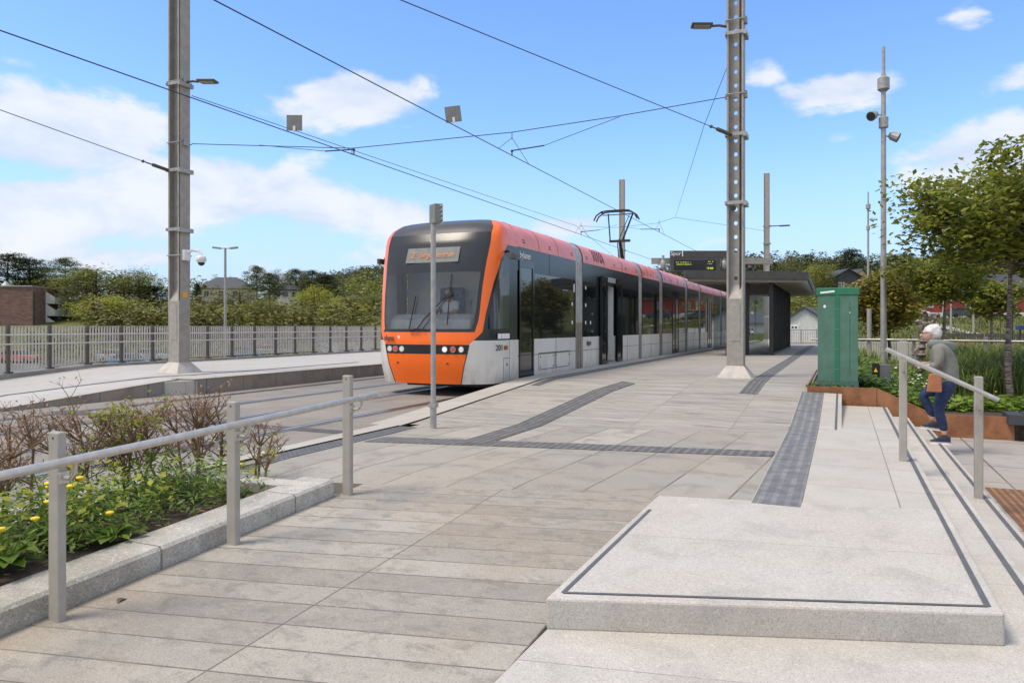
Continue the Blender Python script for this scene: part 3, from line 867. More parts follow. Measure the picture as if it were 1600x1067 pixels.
# seam between orange skirt and white corners
for side in (-1,1):
    m=MB(); pts=[]
    for z in zr[:9]:
        x,y=pos(z,s_ws(z)); pts.append((TX+side*x,y-.002,z))
    m.tube(pts,.008,5); m.build('panel_seam', M['rubber'], tram)
m=MB()
for side in (1,-1):
    for z0,z1 in ((.24,1.07),):
        m.box(TX+side*1.3262,TX+side*1.3275,13.12,13.13,.25,.72); m.box(TX+side*1.3262,TX+side*1.3275,13.395,13.405,.25,1.22)
    m.box(TX+side*1.3262,TX+side*1.3275,13.1,13.4,.72,.728)
m.build('panel_seam', M['rubber'], tram)
# wipers
def wp(x,z): 
    xx=max(-1.15,min(1.15,x)); return Vector((TX+x, pos(z,s_x(z,abs(xx)))[1]-.045, z))
m=MB(); m.tube([wp(-.12,1.27),wp(.05,1.5),wp(.52,1.96)],.014,6); m.tube([wp(.0,1.27),wp(.2,1.52),wp(.55,1.94)],.011,6); m.obox(wp(.54,1.95),(.06,0,.04),(0,.02,0),(-.02,0,.03))
o=m.build('wiper_arm', M['dark'], tram)
m=MB(); m.tube([wp(.54,1.38),wp(.545,1.7),wp(.55,2.35)],.012,6); m.build('wiper_blade', M['rubber'], o)
m=MB(); m.tube([wp(-.3,1.27),wp(-.12,1.3)],.016,6); m.tube([wp(-.28,1.3),wp(-.18,1.95)],.013,6); m.build('wiper_blade', M['rubber'], tram)
m=MB(); m.ball((TX-.02,pos(3.03,0)[1]+.01,3.03),.05,0,12,8); m.build('marker_lamp', LENS, tram, smooth=True)
# mirrors / camera arms
for side in (1,-1):
    m=MB(); c=Vector((TX+side*1.52,13.15,2.72))
    m.tube([(TX+side*1.28,13.3,2.84),(TX+side*1.4,13.25,2.83),(TX+side*1.5,13.18,2.78)],.03,8)
    m.obox(c,(side*.035,.0,0),(0,.16,0),(0,0,.055))
    m.build('side_mirror', M['char'], tram, bev=.03, seg=3)
text('201', .16,(TX+HW-.004,12.95,.93),(R(90),0,R(85)),M['lettk'],tram,'lettering',.002,.001,sx=1.2)
m=MB(); m.obox((TX+HW+.008,13.22,.93),(.006,0,0),(0,.085,0),(0,0,.042)); m.build('side_marker', mat('amber_lens',(.28,.10,.02),.2), tram, bev=.005)
text('A', .09,(TX+HW+.006,13.28,.60),SIDE,M['lettk'],tram,'lettering',.002)
m=MB()
for y in (12.88,13.07,13.25): m.obox((TX+HW+.004,y+.06,1.16),(.003,0,0),(0,.085,0),(0,0,.05))
m.build('sticker', M['lettw'], tram)

# car body sections
COVE=[(1.325,2.99),(1.318,3.1),(1.29,3.22),(1.235,3.34),(1.14,3.44),(1.0,3.505),(.8,3.53)]
def extr(mb, prof, y0, y1, m=0, side=1, cap=True):
    n=len(prof)
    vs=[(TX+side*x,y0,z) for x,z in prof]+[(TX+side*x,y1,z) for x,z in prof]
    fs=[(i,i+n,i+n+1,i+1) if side>0 else (i,i+1,i+n+1,i+n) for i in range(n-1)]
    mb.add(vs,fs,m)
def seamv(m,y,z0,z1,side=1,w=.006): m.box(TX+side*(HW+.001),TX+side*(HW+.0035),y-w,y+w,z0,z1)
def seamh(m,y0,y1,z,side=1,w=.006): m.box(TX+side*(HW+.001),TX+side*(HW+.0035),y0,y1,z-w,z+w)
def car(y0,y1,doors=(),opened=(),panels=(),first=False):
    """one section of the tram: white skirt panels, dark window band, fascia, red roof cove"""
    for side in (1,-1):
        w=MB(); g=MB(); f=MB(); r=MB()
        # skirt pieces between doors
        cuts=[y0]+[c for d in doors for c in d]+[y1]
        for a,b in zip(cuts[::2],cuts[1::2]):
            w=MB(); w.box(TX+side*(HW-.06),TX+side*HW,a,b,.22,1.08); w.build('skirt_panel', M['white'], tram)
            if b-a>.1: g=MB(); g.box(TX+side*(HW-.05),TX+side*(HW-.004),a,b,1.08,2.5); g.build('window_band', GLD, tram)
        f.box(TX+side*(HW-.06),TX+side*HW,y0,y1,2.5,2.99)
        f.build('fascia_panel', M['fascia'], tram)
        extr(r, COVE, y0, y1, 0, side)
        r.build('roof_cove', M['pink'], tram, smooth=True)
        m=MB()
        L=y1-y0; 
        for a,b in zip(cuts[::2],cuts[1::2]):
            nn=max(1,int(round((b-a)/1.3)))
            for i in range(1,nn): seamv(m,a+(b-a)*i/nn,.22,1.08,side)
            seamh(m,a,b,.74,side,.005)
        for a in (y0+L*.33,y0+L*.66): m.tube([(TX+side*(x+.002),a,z) for x,z in COVE],.004,4)
        seamv(m,y0+L*.5,2.5,2.99,side,.003)
        m.build('panel_seam', M['rubber'], tram)
        # slots in the cove
        m=MB()
        k=max(3,int(L/1.0))
        for i in range(k):
            yy=y0+.35+(L-.6)*i/(k-1)
            for zz in (3.1,3.15):
                x=HW-.012 if zz<3.12 else HW-.022
                m.obox((TX+side*x,yy,zz),(.006,0,0),(0,.07,0),(0,0,.011))
        m.build('vent_slot', M['rubber'], tram)
    m=MB(); m.box(TX-HW+.08,TX+HW-.08,y0,y1,.30,.36); m.build('floor', M['char'], tram)
    m=MB(); m.box(TX-.86,TX+.86,y0,y1,3.40,3.528); m.build('roof_deck', M['capgrey'], tram)
    # window pillars behind the band read as vertical dark bars
    m=MB()
    cuts=[y0]+[c for d in doors for c in d]+[y1]
    for a,b in zip(cuts[::2],cuts[1::2]):
        for yy in (a+.03,b-.03): m.box(TX+HW-.01,TX+HW+.004,yy-.03,yy+.03,1.08,2.5)
        if b-a>1.6:
            yy=(a+b)/2+.4; m.box(TX+HW-.01,TX+HW+.002,yy-.02,yy+.02,1.08,2.5)
    m.build('window_pillar', M['black'], tram)
    for d in doors:
        a,b=d; op=d in opened
        for side in (1,-1):
            isop = op and side==1
            if not isop:
                nleaf=2 if b-a>1.0 else 1; wd=(b-a)/nleaf
                for q in range(nleaf):
                    c0=a+q*wd+.01; c1=c0+wd-.02
                    m=MB(); X0=TX+side*(HW-.03); X1=TX+side*(HW+.02)
                    m.box(X0,X1,c0,c0+.07,.3,2.72); m.box(X0,X1,c1-.07,c1,.3,2.72); m.box(X0,X1,c0+.07,c1-.07,.3,.4); m.box(X0,X1,c0+.07,c1-.07,2.58,2.72)
                    o=m.build('door', M['black'], tram)
                    m=MB(); m.box(TX+side*(HW-.02),TX+side*(HW+.004),c0+.07,c1-.07,.4,2.58); m.build('door_glass', GLD, o)
            else:
                w2=(b-a)/2
                for c0,c1 in ((a-w2+.02,a+.04),(b-.04,b+w2-.02)):
                    m=MB(); X0=TX+HW+.03; X1=TX+HW+.09
                    m.box(X0,X1,c0,c0+.07,.32,2.72); m.box(X0,X1,c1-.07,c1,.32,2.72); m.box(X0,X1,c0+.07,c1-.07,.32,.42); m.box(X0,X1,c0+.07,c1-.07,2.58,2.72)
                    o=m.build('open_door_leaf', M['black'], tram)
                    m=MB(); m.box(X0+.02,X1-.02,c0+.07,c1-.07,.42,2.58); m.build('door_glass', GLD, o)
                m=MB(); m.box(TX+HW-.9,TX+HW-.05,b-.03,b,.36,2.72); m.box(TX+HW-.9,TX+HW-.86,a,b,.36,2.72)
                m.build('vestibule_wall', M['intgrey'], tram)
                m=MB(); m.box(TX+HW-.06,TX+HW+.03,a,b,2.6,2.74); m.box(TX+HW-.3,TX+HW+.06,a,b,.26,.34); m.build('door_track', M['galvl'], tram)
def gangway(y0,y1):
    m=MB()
    for side in (1,-1):
        pr=[(HW-.05,.3)]+[(HW-.05,1.25)]; m.box(TX+side*(HW-.35),TX+side*(HW-.012),y0,y1,.22,1.45,1)
        m.box(TX+side*(HW-.35),TX+side*(HW-.012),y0,y1,1.45,2.99,0)
        extr(m,[(x-.012,z) for x,z in COVE],y0,y1,0,side)
        n=4
        for i in range(n):
            yy=y0+(y1-y0)*(i+.5)/n
            m.box(TX+side*(HW-.02),TX+side*(HW-.004),yy-.02,yy+.012,.25,2.95,1 if False else 0)
    m.box(TX-.9,TX+.9,y0,y1,3.3,3.5,0)
    m.build('gangway', [M['bellow'],M['bellowb']], tram)
    for side in (1,-1):
        o=MB(); prof=[(x+.012,z) for x,z in COVE]
        extr(o,prof,y1,y1+.12,0,side); o.build('orange_roof_end', M['orange'], tram, smooth=True)
car(YE,17.4,doors=((13.86,14.66),))
gangway(17.4,17.97)
car(17.97,23.65,doors=((19.86,20.92),),opened=((19.86,20.92),))
gangway(23.65,24.1)
car(24.1,26.65); gangway(26.65,27.2)
car(27.2,31.5,doors=((28.9,30.1),)); gangway(31.5,32.0)
car(32.0,34.75); gangway(34.75,35.25)
car(35.25,41.4,doors=((37.2,38.4),)); gangway(41.4,41.9)
car(41.9,47.5,doors=((44,44.8),))
m=MB(); m.box(TX-HW+.02,TX+HW-.02,47.5,47.56,.3,3.4); m.build('rear_wall', M['fascia'], tram)
# maintenance hatches with little locks on the first section, perforated grid on the second
m=MB()
for a,b in ((14.95,15.95),(15.97,16.97)):
    seamh(m,a,b,.40,1,.006); seamh(m,a,b,.76,1,.008); seamv(m,a,.40,.76); seamv(m,b,.40,.76)
m.build('hatch_seam', M['rubber'], tram)
m=MB()
for y in (15.05,15.85,16.05,16.9): 
    for z in (.45,.68): m.obox((TX+HW+.004,y,z),(.004,0,0),(0,.015,0),(0,0,.015))
m.build('hatch_lock', M['dark'], tram)
m=MB()
for i in range(5):
    for j in range(7):
        z=3.12+j*.045; x=lerpP([(2.99,1.325),(3.1,1.318),(3.22,1.29),(3.34,1.235),(3.44,1.14)],z)
        m.obox((TX+x,18.95+i*.2+(.03 if j%2 else 0),z),(.012,0,0),(0,.045,0),(0,0,.012))
m.build('roof_grille', M['rubber'], tram)
text('bybanen', .21,(TX+HW+.006,14.2,2.83),SIDE,M['lettw'],tram,'lettering',.002,.001,sx=.85)
m=MB(); m.obox((TX+HW+.004,14.36,2.68),(.001,0,0),(0,.17,0),(0,0,.008)); m.build('strapline', M['lettw'], tram)
text('skyss', .2,(TX+HW+.006,18.45,.92),SIDE,M['lettk'],tram,'lettering',.002,.003,sx=.9)
m=MB()
for (y,z) in ((17.15,1.45),(17.15,1.9),(18.2,1.45),(18.2,1.9),(18.2,2.35),(18.6,1.45)):
    n=12; vs=[(TX+HW+.003,y+.05*math.cos(2*math.pi*i/n),z+.05*math.sin(2*math.pi*i/n)) for i in range(n)]; m.add(vs,[tuple(range(n))])
m.build('window_dot', M['lettw'], tram)
m=MB(); m.box(TX+HW+.0,TX+HW+.01,17.25,17.31,2.2,2.4); m.build('white_plate', M['lettw'], tram)
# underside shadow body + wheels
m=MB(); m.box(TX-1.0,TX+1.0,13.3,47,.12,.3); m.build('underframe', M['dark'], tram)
for y in (15.2,16.9,25,25.9,33,33.9,45):
    for side in (-.72,.72):
        m=MB(); n=20; vs=[(TX+side+dx,y+.29*math.cos(2*math.pi*i/n),.295+.29*math.sin(2*math.pi*i/n)) for dx in (-.06,.06) for i in range(n)]
        m.add(vs,[tuple(range(n)),tuple(range(n,2*n))[::-1]]+[(i,i+n,(i+1)%n+n,(i+1)%n) for i in range(n)]); m.build('wheel', M['dark'], tram)
# pantograph
PY=25.75; m=MB()
pz=5.50
m.tube([(TX-.0,PY+.9,3.55),(TX,PY+.35,4.45)],.06,8); m.tube([(TX-.18,PY+.95,3.55),(TX-.1,PY+.4,4.4)],.02,6)
m.box(TX-.5,TX+.5,PY+.5,PY+1.3,3.53,3.6); m.box(TX-.38,TX+.38,PY+.28,PY+.42,4.42,4.5)
o=m.build('pantograph', M['dark'], tram)
m=MB()
m.tube([(TX-.36,PY+.35,4.47),(TX-.30,PY-.1,pz-.1)],.025,6); m.tube([(TX+.1,PY+.35,4.47),(TX+.62,PY-.1,pz-.1)],.03,6); m.tube([(TX-.05,PY+.35,4.47),(TX+.5,PY-.1,pz-.12)],.014,5)
m.build('upper_arm', M['dark'], o)
m=MB()
for yy in (PY-.25,PY+.05):
    m.tube([(TX-.80,yy,pz-.34),(TX-.70,yy,pz-.16),(TX-.5,yy,pz-.03),(TX-.3,yy,pz-.01),(TX+.3,yy,pz-.01),(TX+.5,yy,pz-.03),(TX+.70,yy,pz-.16),(TX+.80,yy,pz-.34)],.028,6)
m.box(TX-.55,TX-.5,PY-.25,PY+.05,pz-.08,pz-.03); m.box(TX+.5,TX+.55,PY-.25,PY+.05,pz-.08,pz-.03); m.tube([(TX-.5,PY-.1,pz-.14),(TX+.6,PY-.1,pz-.14)],.018,6)
m.build('contact_strip', M['dark'], o)
# ================================================================== masts, wires, posts, shelter
def hole_web(m, x0, x1, y, z0, z1, pitch, r, th=.012, mi=0, first=None):
    """upright web plate with round holes"""
    z = z0
    while z < z1-1e-6:
        zz = min(z+pitch, z1); cx=(x0+x1)/2; cz=(z+zz)/2; n=16
        if zz-z < 2.5*r:
            m.box(x0,x1,y-th/2,y+th/2,z,zz,mi); z=zz; continue
        for s in (-1,1):
            yy=y+s*th/2
            ring=[(cx+r*math.cos(2*math.pi*i/n+math.pi/4), yy, cz+r*math.sin(2*math.pi*i/n+math.pi/4)) for i in range(n)]
            corner=[(x1,yy,zz),(x0,yy,zz),(x0,yy,z),(x1,yy,z)]
            vs=ring+corner; fs=[]
            for k in range(4):
                for i in range(4):
                    a=(k*4+i)%n; b=(k*4+i+1)%n
                    # blend towards the next corner halfway
                    c=16+k if i<2 else 16+(k+1)%4
                    fs.append((a,b,c))
                fs.append(((k*4+2)%n, 16+(k+1)%4, 16+k))
            if s<0: pass
            m.add(vs,fs,mi)
        rr=[(cx+r*math.cos(2*math.pi*i/n+math.pi/4), y+s*th/2, cz+r*math.sin(2*math.pi*i/n+math.pi/4)) for s in (-1,1) for i in range(n)]
        m.add(rr,[(i,(i+1)%n,(i+1)%n+n,i+n) for i in range(n)],mi)
        z=zz
def mast(loc, label, group, clamps, h=10.7, rz=0, holes=True):
    t = thing('overhead_line_mast', (0,0,0), label, 'mast', group)
    zb=.2; zt=1.58
    m=MB(); a=.40; b=.205
    m.add([(-a,-.36,0),(a,-.36,0),(a,.36,0),(-a,.36,0),(-b,-.17,.24),(b,-.17,.24),(b,.17,.24),(-b,.17,.24)],[(0,1,5,4),(1,2,6,5),(2,3,7,6),(3,0,4,7),(4,5,6,7)])
    m.build('base', mat('mast_base_'+str(len(M)),(.42,.39,.35),.7) if False else MB_BASE, t)
    m=MB(); m.box(-.195,.195,-.155,.155,.2,1.62); 
    m.add([(-.165,-.155,1.62),(.165,-.155,1.62),(.165,-.02,1.92),(-.165,-.02,1.92),(-.165,.0,1.62),(.165,.0,1.62)],[(0,1,2,3),(0,3,4),(1,5,2),(3,2,5,4)])
    m.build('column_foot', M['galv'], t, bev=.006)
    m=MB(); m.box(-.12,.12,-.163,-.155,.75,1.5); 
    for zz in (.8,1.45): m.box(-.02,.02,-.168,-.163,zz,zz+.015)
    m.build('access_panel', M['galv'], t, bev=.002)
    for s in (-1,1):
        m=MB(); m.box(s*.178-.012 if s>0 else -.195, .195 if s>0 else -.166,-.155,.155,1.62,h)
        m.box(.150 if s>0 else -.195,.195 if s>0 else -.150,-.157,-.135,1.63,h)
        m.build('flange', M['galv'], t)
    m=MB(); (hole_web(m,-.168,.168,-.02,1.62,h,.285,.043) if holes else m.box(-.168,.168,-.12,.12,1.62,h)); m.build('web_plate', M['galv'], t)
    m=MB(); m.tube([(.10,-.06,1.7),(.10,-.06,h-.5)],.012,6); m.tube([(.125,-.06,1.9),(.125,-.06,h-.5)],.009,6); m.build('cable', M['rubber'], t)
    for z,k in clamps:
        m=MB(); 
        if k=='band':
            m.box(-.23,.25,-.185,-.157,z,z+.07); m.box(-.23,.25,.157,.18,z,z+.07); m.box(.197,.27,-.2,.2,z-.03,z+.06); m.box(-.235,-.197,-.2,.2,z,z+.06)
        else:
            m.tube([(-.23,-.17,z),(.24,-.17,z)],.012,6); m.tube([(-.23,.17,z),(.24,.17,z)],.012,6); m.box(.197,.26,-.06,.07,z-.06,z+.07); m.box(-.25,-.197,-.06,.05,z-.05,z+.05)
        m.build('clamp', M['galvl'], t)
    t.location = loc; t.rotation_euler=(0,0,rz); t.scale=(.86,1,1)
    return t
MB_BASE = mat('mast_base',(.46,.43,.39),.7,0,.12,6,bmp=.2)
GRP='steel masts of the overhead line'
ML = G(280,582,.3); MR = G(1150,589,.3)
def zpx(py, y): return H-(py-510)*y/F
yL = ML.y*CA - ML.x*SA; yR = MR.y*CA - MR.x*SA
def zs(lst, y, base=.3): return [(zpx(p,y)-base,k) for p,k in lst]
mastR = mast(MR,'tall grey steel mast with round holes on the near platform, before the shelter',GRP,
    zs([(150,'rod'),(215,'band'),(321,'band'),(58,'band'),(35,'rod')], yR))
mastL = mast(ML,'tall grey steel mast on the opposite platform, carrying a white dome camera',GRP,
    zs([(136,'band'),(225,'rod'),(270,'band'),(362,'band'),(400,'rod'),(130,'rod')], yL))
FL = C(972, 50, .3); FR = C(1198, 46, .3)
mF = mast(FL,'distant grey steel mast rising behind the pantograph of the tram',GRP,[(5.3,'rod'),(6.2,'band')],h=11.0,holes=False)
mF2 = mast(FR,'distant grey steel mast with a lamp arm behind the shelter roof',GRP,[(5.0,'rod'),(6.2,'band'),(7.3,'rod')],h=10.6,holes=False)
m=MB(); m.tube([FR+Vector((.2,0,7.3)),FR+Vector((.9,.2,7.32))],.03,6); m.obox(FR+Vector((1.2,.3,7.32)),(.35,.08,.01),(0,.15,0),(0,0,.03)); m.build('lamp_arm', M['char'], mF2)
def streetlamp(par, a, d, L=.42):
    """lamp head on a short arm"""
    d=Vector(d).normalized(); sdv=Vector((-d.y,d.x,0))
    m=MB(); m.tube([a, a+d*.2+Vector((0,0,.03)), a+d*.36+Vector((0,0,.02))],.028,8)
    o=m.build('lamp_arm', M['char'], par)
    c=a+d*(.36+L/2); m=MB(); m.obox(c+Vector((0,0,.03)),d*L/2,sdv*.13,Vector((0,0,.025))+d*.0)
    m.build('lamp_head', M['char'], par, bev=.02)
    m=MB(); m.obox(c+Vector((0,0,-.002)),d*L*.38,sdv*.10,(0,0,.008)); m.build('lamp_glass', LAMPG, par)
LAMPG = mat('lamp_glass_panel',(.30,.29,.26),.2)
zc=zpx(42,yR); streetlamp(mastR, MR+Vector((-.19,-.05,zc-.3)), (-.93,-.36,0), .5)
zc=zpx(131,yL); streetlamp(mastL, ML+Vector((.2,0,zc-.3)), (.93,.36,0), .46)
# dome camera
zc=zpx(398,yL)-.3; p=ML+Vector((.2,.0,zc)); m=MB(); m.box(p.x,p.x+.10,p.y-.09,p.y+.09,p.z-.14,p.z+.1)
q=p+Vector((.10,.0,0)); m.tube([q+Vector((0,0,.04)),q+Vector((.15,.03,.09)),q+Vector((.3,.07,.07)),q+Vector((.38,.09,-.02))],.035,8)
o=m.build('camera_bracket', M['whitep'], mastL)
m=MB(); c=q+Vector((.38,.09,-.12)); m.ball(c,.12,0,16,8,(1,1,.85)); m.build('camera_housing', M['whitep'], o, smooth=True)
m=MB(); m.ball(c+Vector((0,0,-.065)),.085,0,14,8); m.build('camera_dome', M['black'], o, smooth=True)
m=MB(); zc=zpx(461,yL)-.3; p=ML+Vector((.197,-.02,zc)); m.box(p.x,p.x+.004,p.y-.05,p.y+.09,p.z-.06,p.z+.07); m.build('warning_plate', mat('orange_plate',(.75,.35,.04),.5), mastL)
m=MB(); m.tube([(MR.x-.02,MR.y-.2,zpx(326,yR)-.02),(MR.x-.02,MR.y-.33,zpx(326,yR)-.04)],.055,12); m.build('small_camera', M['dark'], mastR)

# wires
WIRE = mat('wire', (.05,.05,.055), .5, .3)
def wire(name, pts, label, r=.012, cat='wire', grp=None, sag=0):
    m=MB(); fine=[]
    for a,b in zip(pts[:-1],pts[1:]):
        a=Vector(a); b=Vector(b); L=(b-a).length; k=8 if sag else 1
        for i in range(k):
            t=i/k; p=a.lerp(b,t); p.z-=sag*4*t*(1-t); fine.append(p)
    fine.append(Vector(pts[-1]))
    m.tube(fine, r, 6); return tag(m.build(name, WIRE), label, cat, grp)
zc5=5.53
wire('contact_wire', [(TX,-12,zc5+.05),(TX,24.6,zc5),(TX,75,zc5)], 'black contact wire over the tram, touched by its pantograph', .011, 'wire','contact wires over the tracks')
wire('contact_wire', [(-10.65,-12,5.45),(-10.65,30,5.45),(-10.65,75,5.45)], 'black contact wire over the empty track, left of the tram', .011,'wire','contact wires over the tracks')
eL=D(298,150,yL); eFar=C(968,50,5.9)
wire('feeder_wire', [D(300,150,yL), D(900,353,41), C(1010,60,4.9)], 'thin upper wire running from the left mast away above the tram', .009)
a=D(1135,152,yR); b=D(300,225,yL)
mid1=a.lerp(b,.395); 
def onspan(px,py,t): 
    y = yR+(yL-yR)*t; return D(px,py,y)
sp=[a,onspan(965,182,.22),onspan(800,207,.42),onspan(550,232,.71),b]
wire('span_wire', sp, 'cross wire hung between the two near masts over both tracks', .009)
cB=D(799,231,17.6); cB=Vector((TX,(cB.y),zc5))
# registration arms at the two contact wires
def yat(px,v): # u where the line X=v is seen at column px
    t=(px-800)/F
    # x=v*CA+u*SA ; y=-v*SA+u*CA ; x/y=t
    return (-t*v*SA - v*CA)/(SA-t*CA)
uB=yat(800,TX); uA=yat(553,-10.65)
def arm(px0, pu, v, top, far, z, lbl):
    m=MB(); c=Vector((v,pu,z))
    m.tube([c+Vector((0,0,.0)),c+Vector((.0,0,.1))],.016,6); m.ball(c+Vector((0,0,.12)),.035,0,8,6)
    s=1 if far.x>v else -1
    e=c+Vector((s*.85,.0,.17)); m.tube([c+Vector((0,0,.13)),e],.016,6)
    m.tube([e,far],.007,5)
    m.tube([top,top-Vector((0,0,.15))],.008,5); m.tube([top-Vector((0,0,.12)),c+Vector((0,-.8,.0))],.006,5); m.tube([top-Vector((0,0,.12)),c+Vector((0,1.1,.0))],.006,5)
    tag(m.build('registration_arm', WIRE), lbl, 'bracket','registration arms holding the contact wires')
arm(800,uB,TX,onspan(800,207,.42),onspan(968,183,.215),zc5,'steadying arm holding the contact wire in the sky above the front of the tram')
arm(553,uA,-10.65,onspan(550,232,.71),onspan(405,227,.88),5.45,'steadying arm holding the contact wire above the empty track, left of the tram')
# anchor wires with insulators
def anchored(p0, p1, lbl, Lins=.55):
    d=(p1-p0).normalized(); m=MB(); m.tube([p0+d*(.05),p0+d*(.05+Lins)],.04,10); m.tube([p0+d*(Lins+.05),p0+d*(Lins+.25)],.016,6); m.ball(p0+d*(Lins+.3),.035,0,8,6)
    o=m.build('insulator', M['char']); tag(o, 'dark tubular insulator on the '+lbl, 'insulator', 'insulators of the anchor wires')
    return wire('anchor_wire',[p0+d*(Lins+.25),p1,p1+(p1-p0)*.25],'anchor wire pulling from the '+lbl, .008)
pR=D(1146,215,yR)+Vector((-.0,-.2,0)); pR2=C(625,9.1,H+510*9.1/F)
anchored(pR, pR2, 'mast near the shelter across the top of the sky')
pL=D(276,268,yL)+Vector((-.1,-.1,0)); pL2=C(0,13.4,H+338*13.4/F)
anchored(pL, pL2, 'mast on the opposite platform towards the left edge', .4)
k1=D(1100,197,16.5); k2=D(1055,340,36)
wire('tie_wire',[D(1135,108,yR),k1,k2],'steep thin wire dropping behind the right mast',.006)
wire('tie_wire',[k2,D(1026,349,38),D(960,356,42),D(905,353,44)],'far cross wire left of the far knot, behind the pantograph',.008)
wire('tie_wire',[k2,D(1197,361,46)],'far cross wire from the knot to the distant mast with lamp arm',.008)
u1=yat(1030,TX); u2=yat(908,-10.65)
arm(0,u1,TX,Vector((TX,u1,zc5+.55)),Vector((TX-1.7,u1,zc5+.35)),zc5,'distant steadying arm right of the pantograph')
arm(0,u2,-10.65,Vector((-10.65,u2,6.0)),Vector((-9.0,u2,5.8)),5.45,'distant steadying arm left of the pantograph')
M['platedk']=mat('wire_plate_grey',(.20,.20,.195),.6,.1)
# square tension plates on the wires
for (px,v,z,py,l,rr) in [(460,-10.65,5.45,208,'square grey plate standing on the contact wire, nearer the left mast',0),(708,TX,zc5,180,'square grey plate standing on the contact wire, right of the other one',.12)]:
    u=yat(px,v); y=-v*SA+u*CA; s=.165 if px<500 else .165
    t=thing('wire_plate',(v,u,z),l,'plate','square plates on the contact wires')
    m=MB(); d=Vector((CA,SA,0)); nrm=Vector((-SA,CA,0)); c=Vector((v,u,z+.07+s)); ax=d*math.cos(rr)+Vector((0,0,1))*math.sin(rr); az=Vector((0,0,1))*math.cos(rr)-d*math.sin(rr)
    m.obox(c,ax*s,nrm*.006,az*s); m.build('plate', M['platedk'], t)
    m=MB(); m.obox(c-az*s*.72-nrm*.016,ax*.025,nrm*.006,az*s*.3); m.tube([(v,u,z),(v,u,z+.1)],.012,6); m.build('bracket', M['whitep'], t)

# signal post in front of the tram
p=G(677,655,.0); y=10.7
p=C(677,9.75,0); t=thing('signal_post',p,'slim grey post with a small square signal box, in front of the tram','post')
yy=9.75; zt=zpx(350,yy)
m=MB(); m.tube([p+Vector((0,0,-.05)),p+Vector((0,0,.36))],.043,12); m.tube([p+Vector((0,0,.36)),p+Vector((0,0,zt))],.034,12); m.build('pole', M['galvl'], t, smooth=True)
m=MB(); rz=R(20); c=p+Vector((.03,0,zpx(335,yy))); ax=Vector((CA,SA,0)); ay=Vector((-SA,CA,0))
ax2=(ax*math.cos(.6)+ay*math.sin(.6)); ay2=(ay*math.cos(.6)-ax*math.sin(.6))
m.obox(c-ax*.0,ax2*.05,ay2*.08,(0,0,.13)); m.build('signal_box', mat('signal_box_grey',(.20,.20,.19),.5), t, bev=.01)
m=MB(); m.obox(c+ax*.06-ay*.03,ax*.045,ay*.008,(0,0,.135)); 
for i in range(4): m.tube([c-ay*.05+Vector((0,0,.1-.06*i))-ax*.03+ax*.06,c-ay*.05+Vector((0,0,.1-.06*i))+ax*.09],.008,5)
m.build('number_plate', mat('pale_plate',(.5,.5,.48),.4,.5), t)
m=MB()
for i in range(4): m.obox(c+ax*.075-ay*.042+Vector((0,0,.095-.06*i)),ax*.02,ay*.003,(0,0,.014))
m.build('plate_marks', M['dark'], t)
m=MB(); m.box(p.x-.05,p.x+.05,p.y-.05,p.y+.05,.28,.33); m.build('collar', M['galvl'], t)

# ---- left handrail
t=thing('handrail',(-3.74,3.7,0),'tubular steel handrail on three square posts beside the hedge','handrail')
pk=[(2.54,-.155,.80),(3.76,-.115,.845),(5.02,-.045,.945)]
HR=[(-3.60,-1.5,.50),(-3.60,2.3,.655),(-3.60,5.22,.775)]
for (u,zb,zt) in pk:
    m=MB(); m.box(-3.782,-3.702,u-.024,u+.024,zb-.1,zt); o=m.build('post', M['post'], t, bev=.008)
    m=MB(); m.tube([(-3.742,u-.0245,zt-.03),(-3.742,u-.026,zt-.03)],.006,8); m.build('screw_hole', M['dark'], o)
    zr_=.655+(u-2.3)*.0411
    m=MB(); m.tube([(-3.70,u+.0,zr_-.10),(-3.64,u,zr_-.10),(-3.61,u,zr_-.07),(-3.60,u,zr_-.01)],.012,8); m.box(-3.702,-3.69,u-.03,u+.03,zr_-.13,zr_-.07); m.build('bracket', M['railtube'], o, smooth=True)
m=MB(); m.tube(HR,.024,16); m.build('rail', M['railtube'], t, smooth=True)
# ---- right handrail on the stairs
a=G(1411,720,0); b=G(1529,778,-.30)
t=thing('handrail',(a.x,a.y,0),'sloping tubular steel handrail on two square posts at the right of the stairs','handrail')
ya=-a.x*SA+a.y*CA; yb=-b.x*SA+b.y*CA
for p,yy,pt,zb in ((a,ya,533,0),(b,yb,588,-.3)):
    m=MB(); zt=zpx(pt,yy); m.box(p.x-.035,p.x+.035,p.y-.04,p.y+.04,zb-.02,zt); o=m.build('post', M['post'], t, bev=.008)
    zr2=zpx(556 if p is a else 614,yy)-.03
    m=MB(); m.tube([(p.x,p.y-.04,zr2-.12),(p.x,p.y-.10,zr2-.11),(p.x,p.y-.13,zr2-.02)],.013,8); m.build('bracket', M['railtube'], o, smooth=True)
a2=D(1384,545,ya-.15); b2=D(1560,625,yb-.2)
m=MB(); m.tube([a2,b2],.023,16); m.build('rail', M['railtube'], t, smooth=True)

M['barl']=mat('pale_bars',(.50,.48,.44),.55)
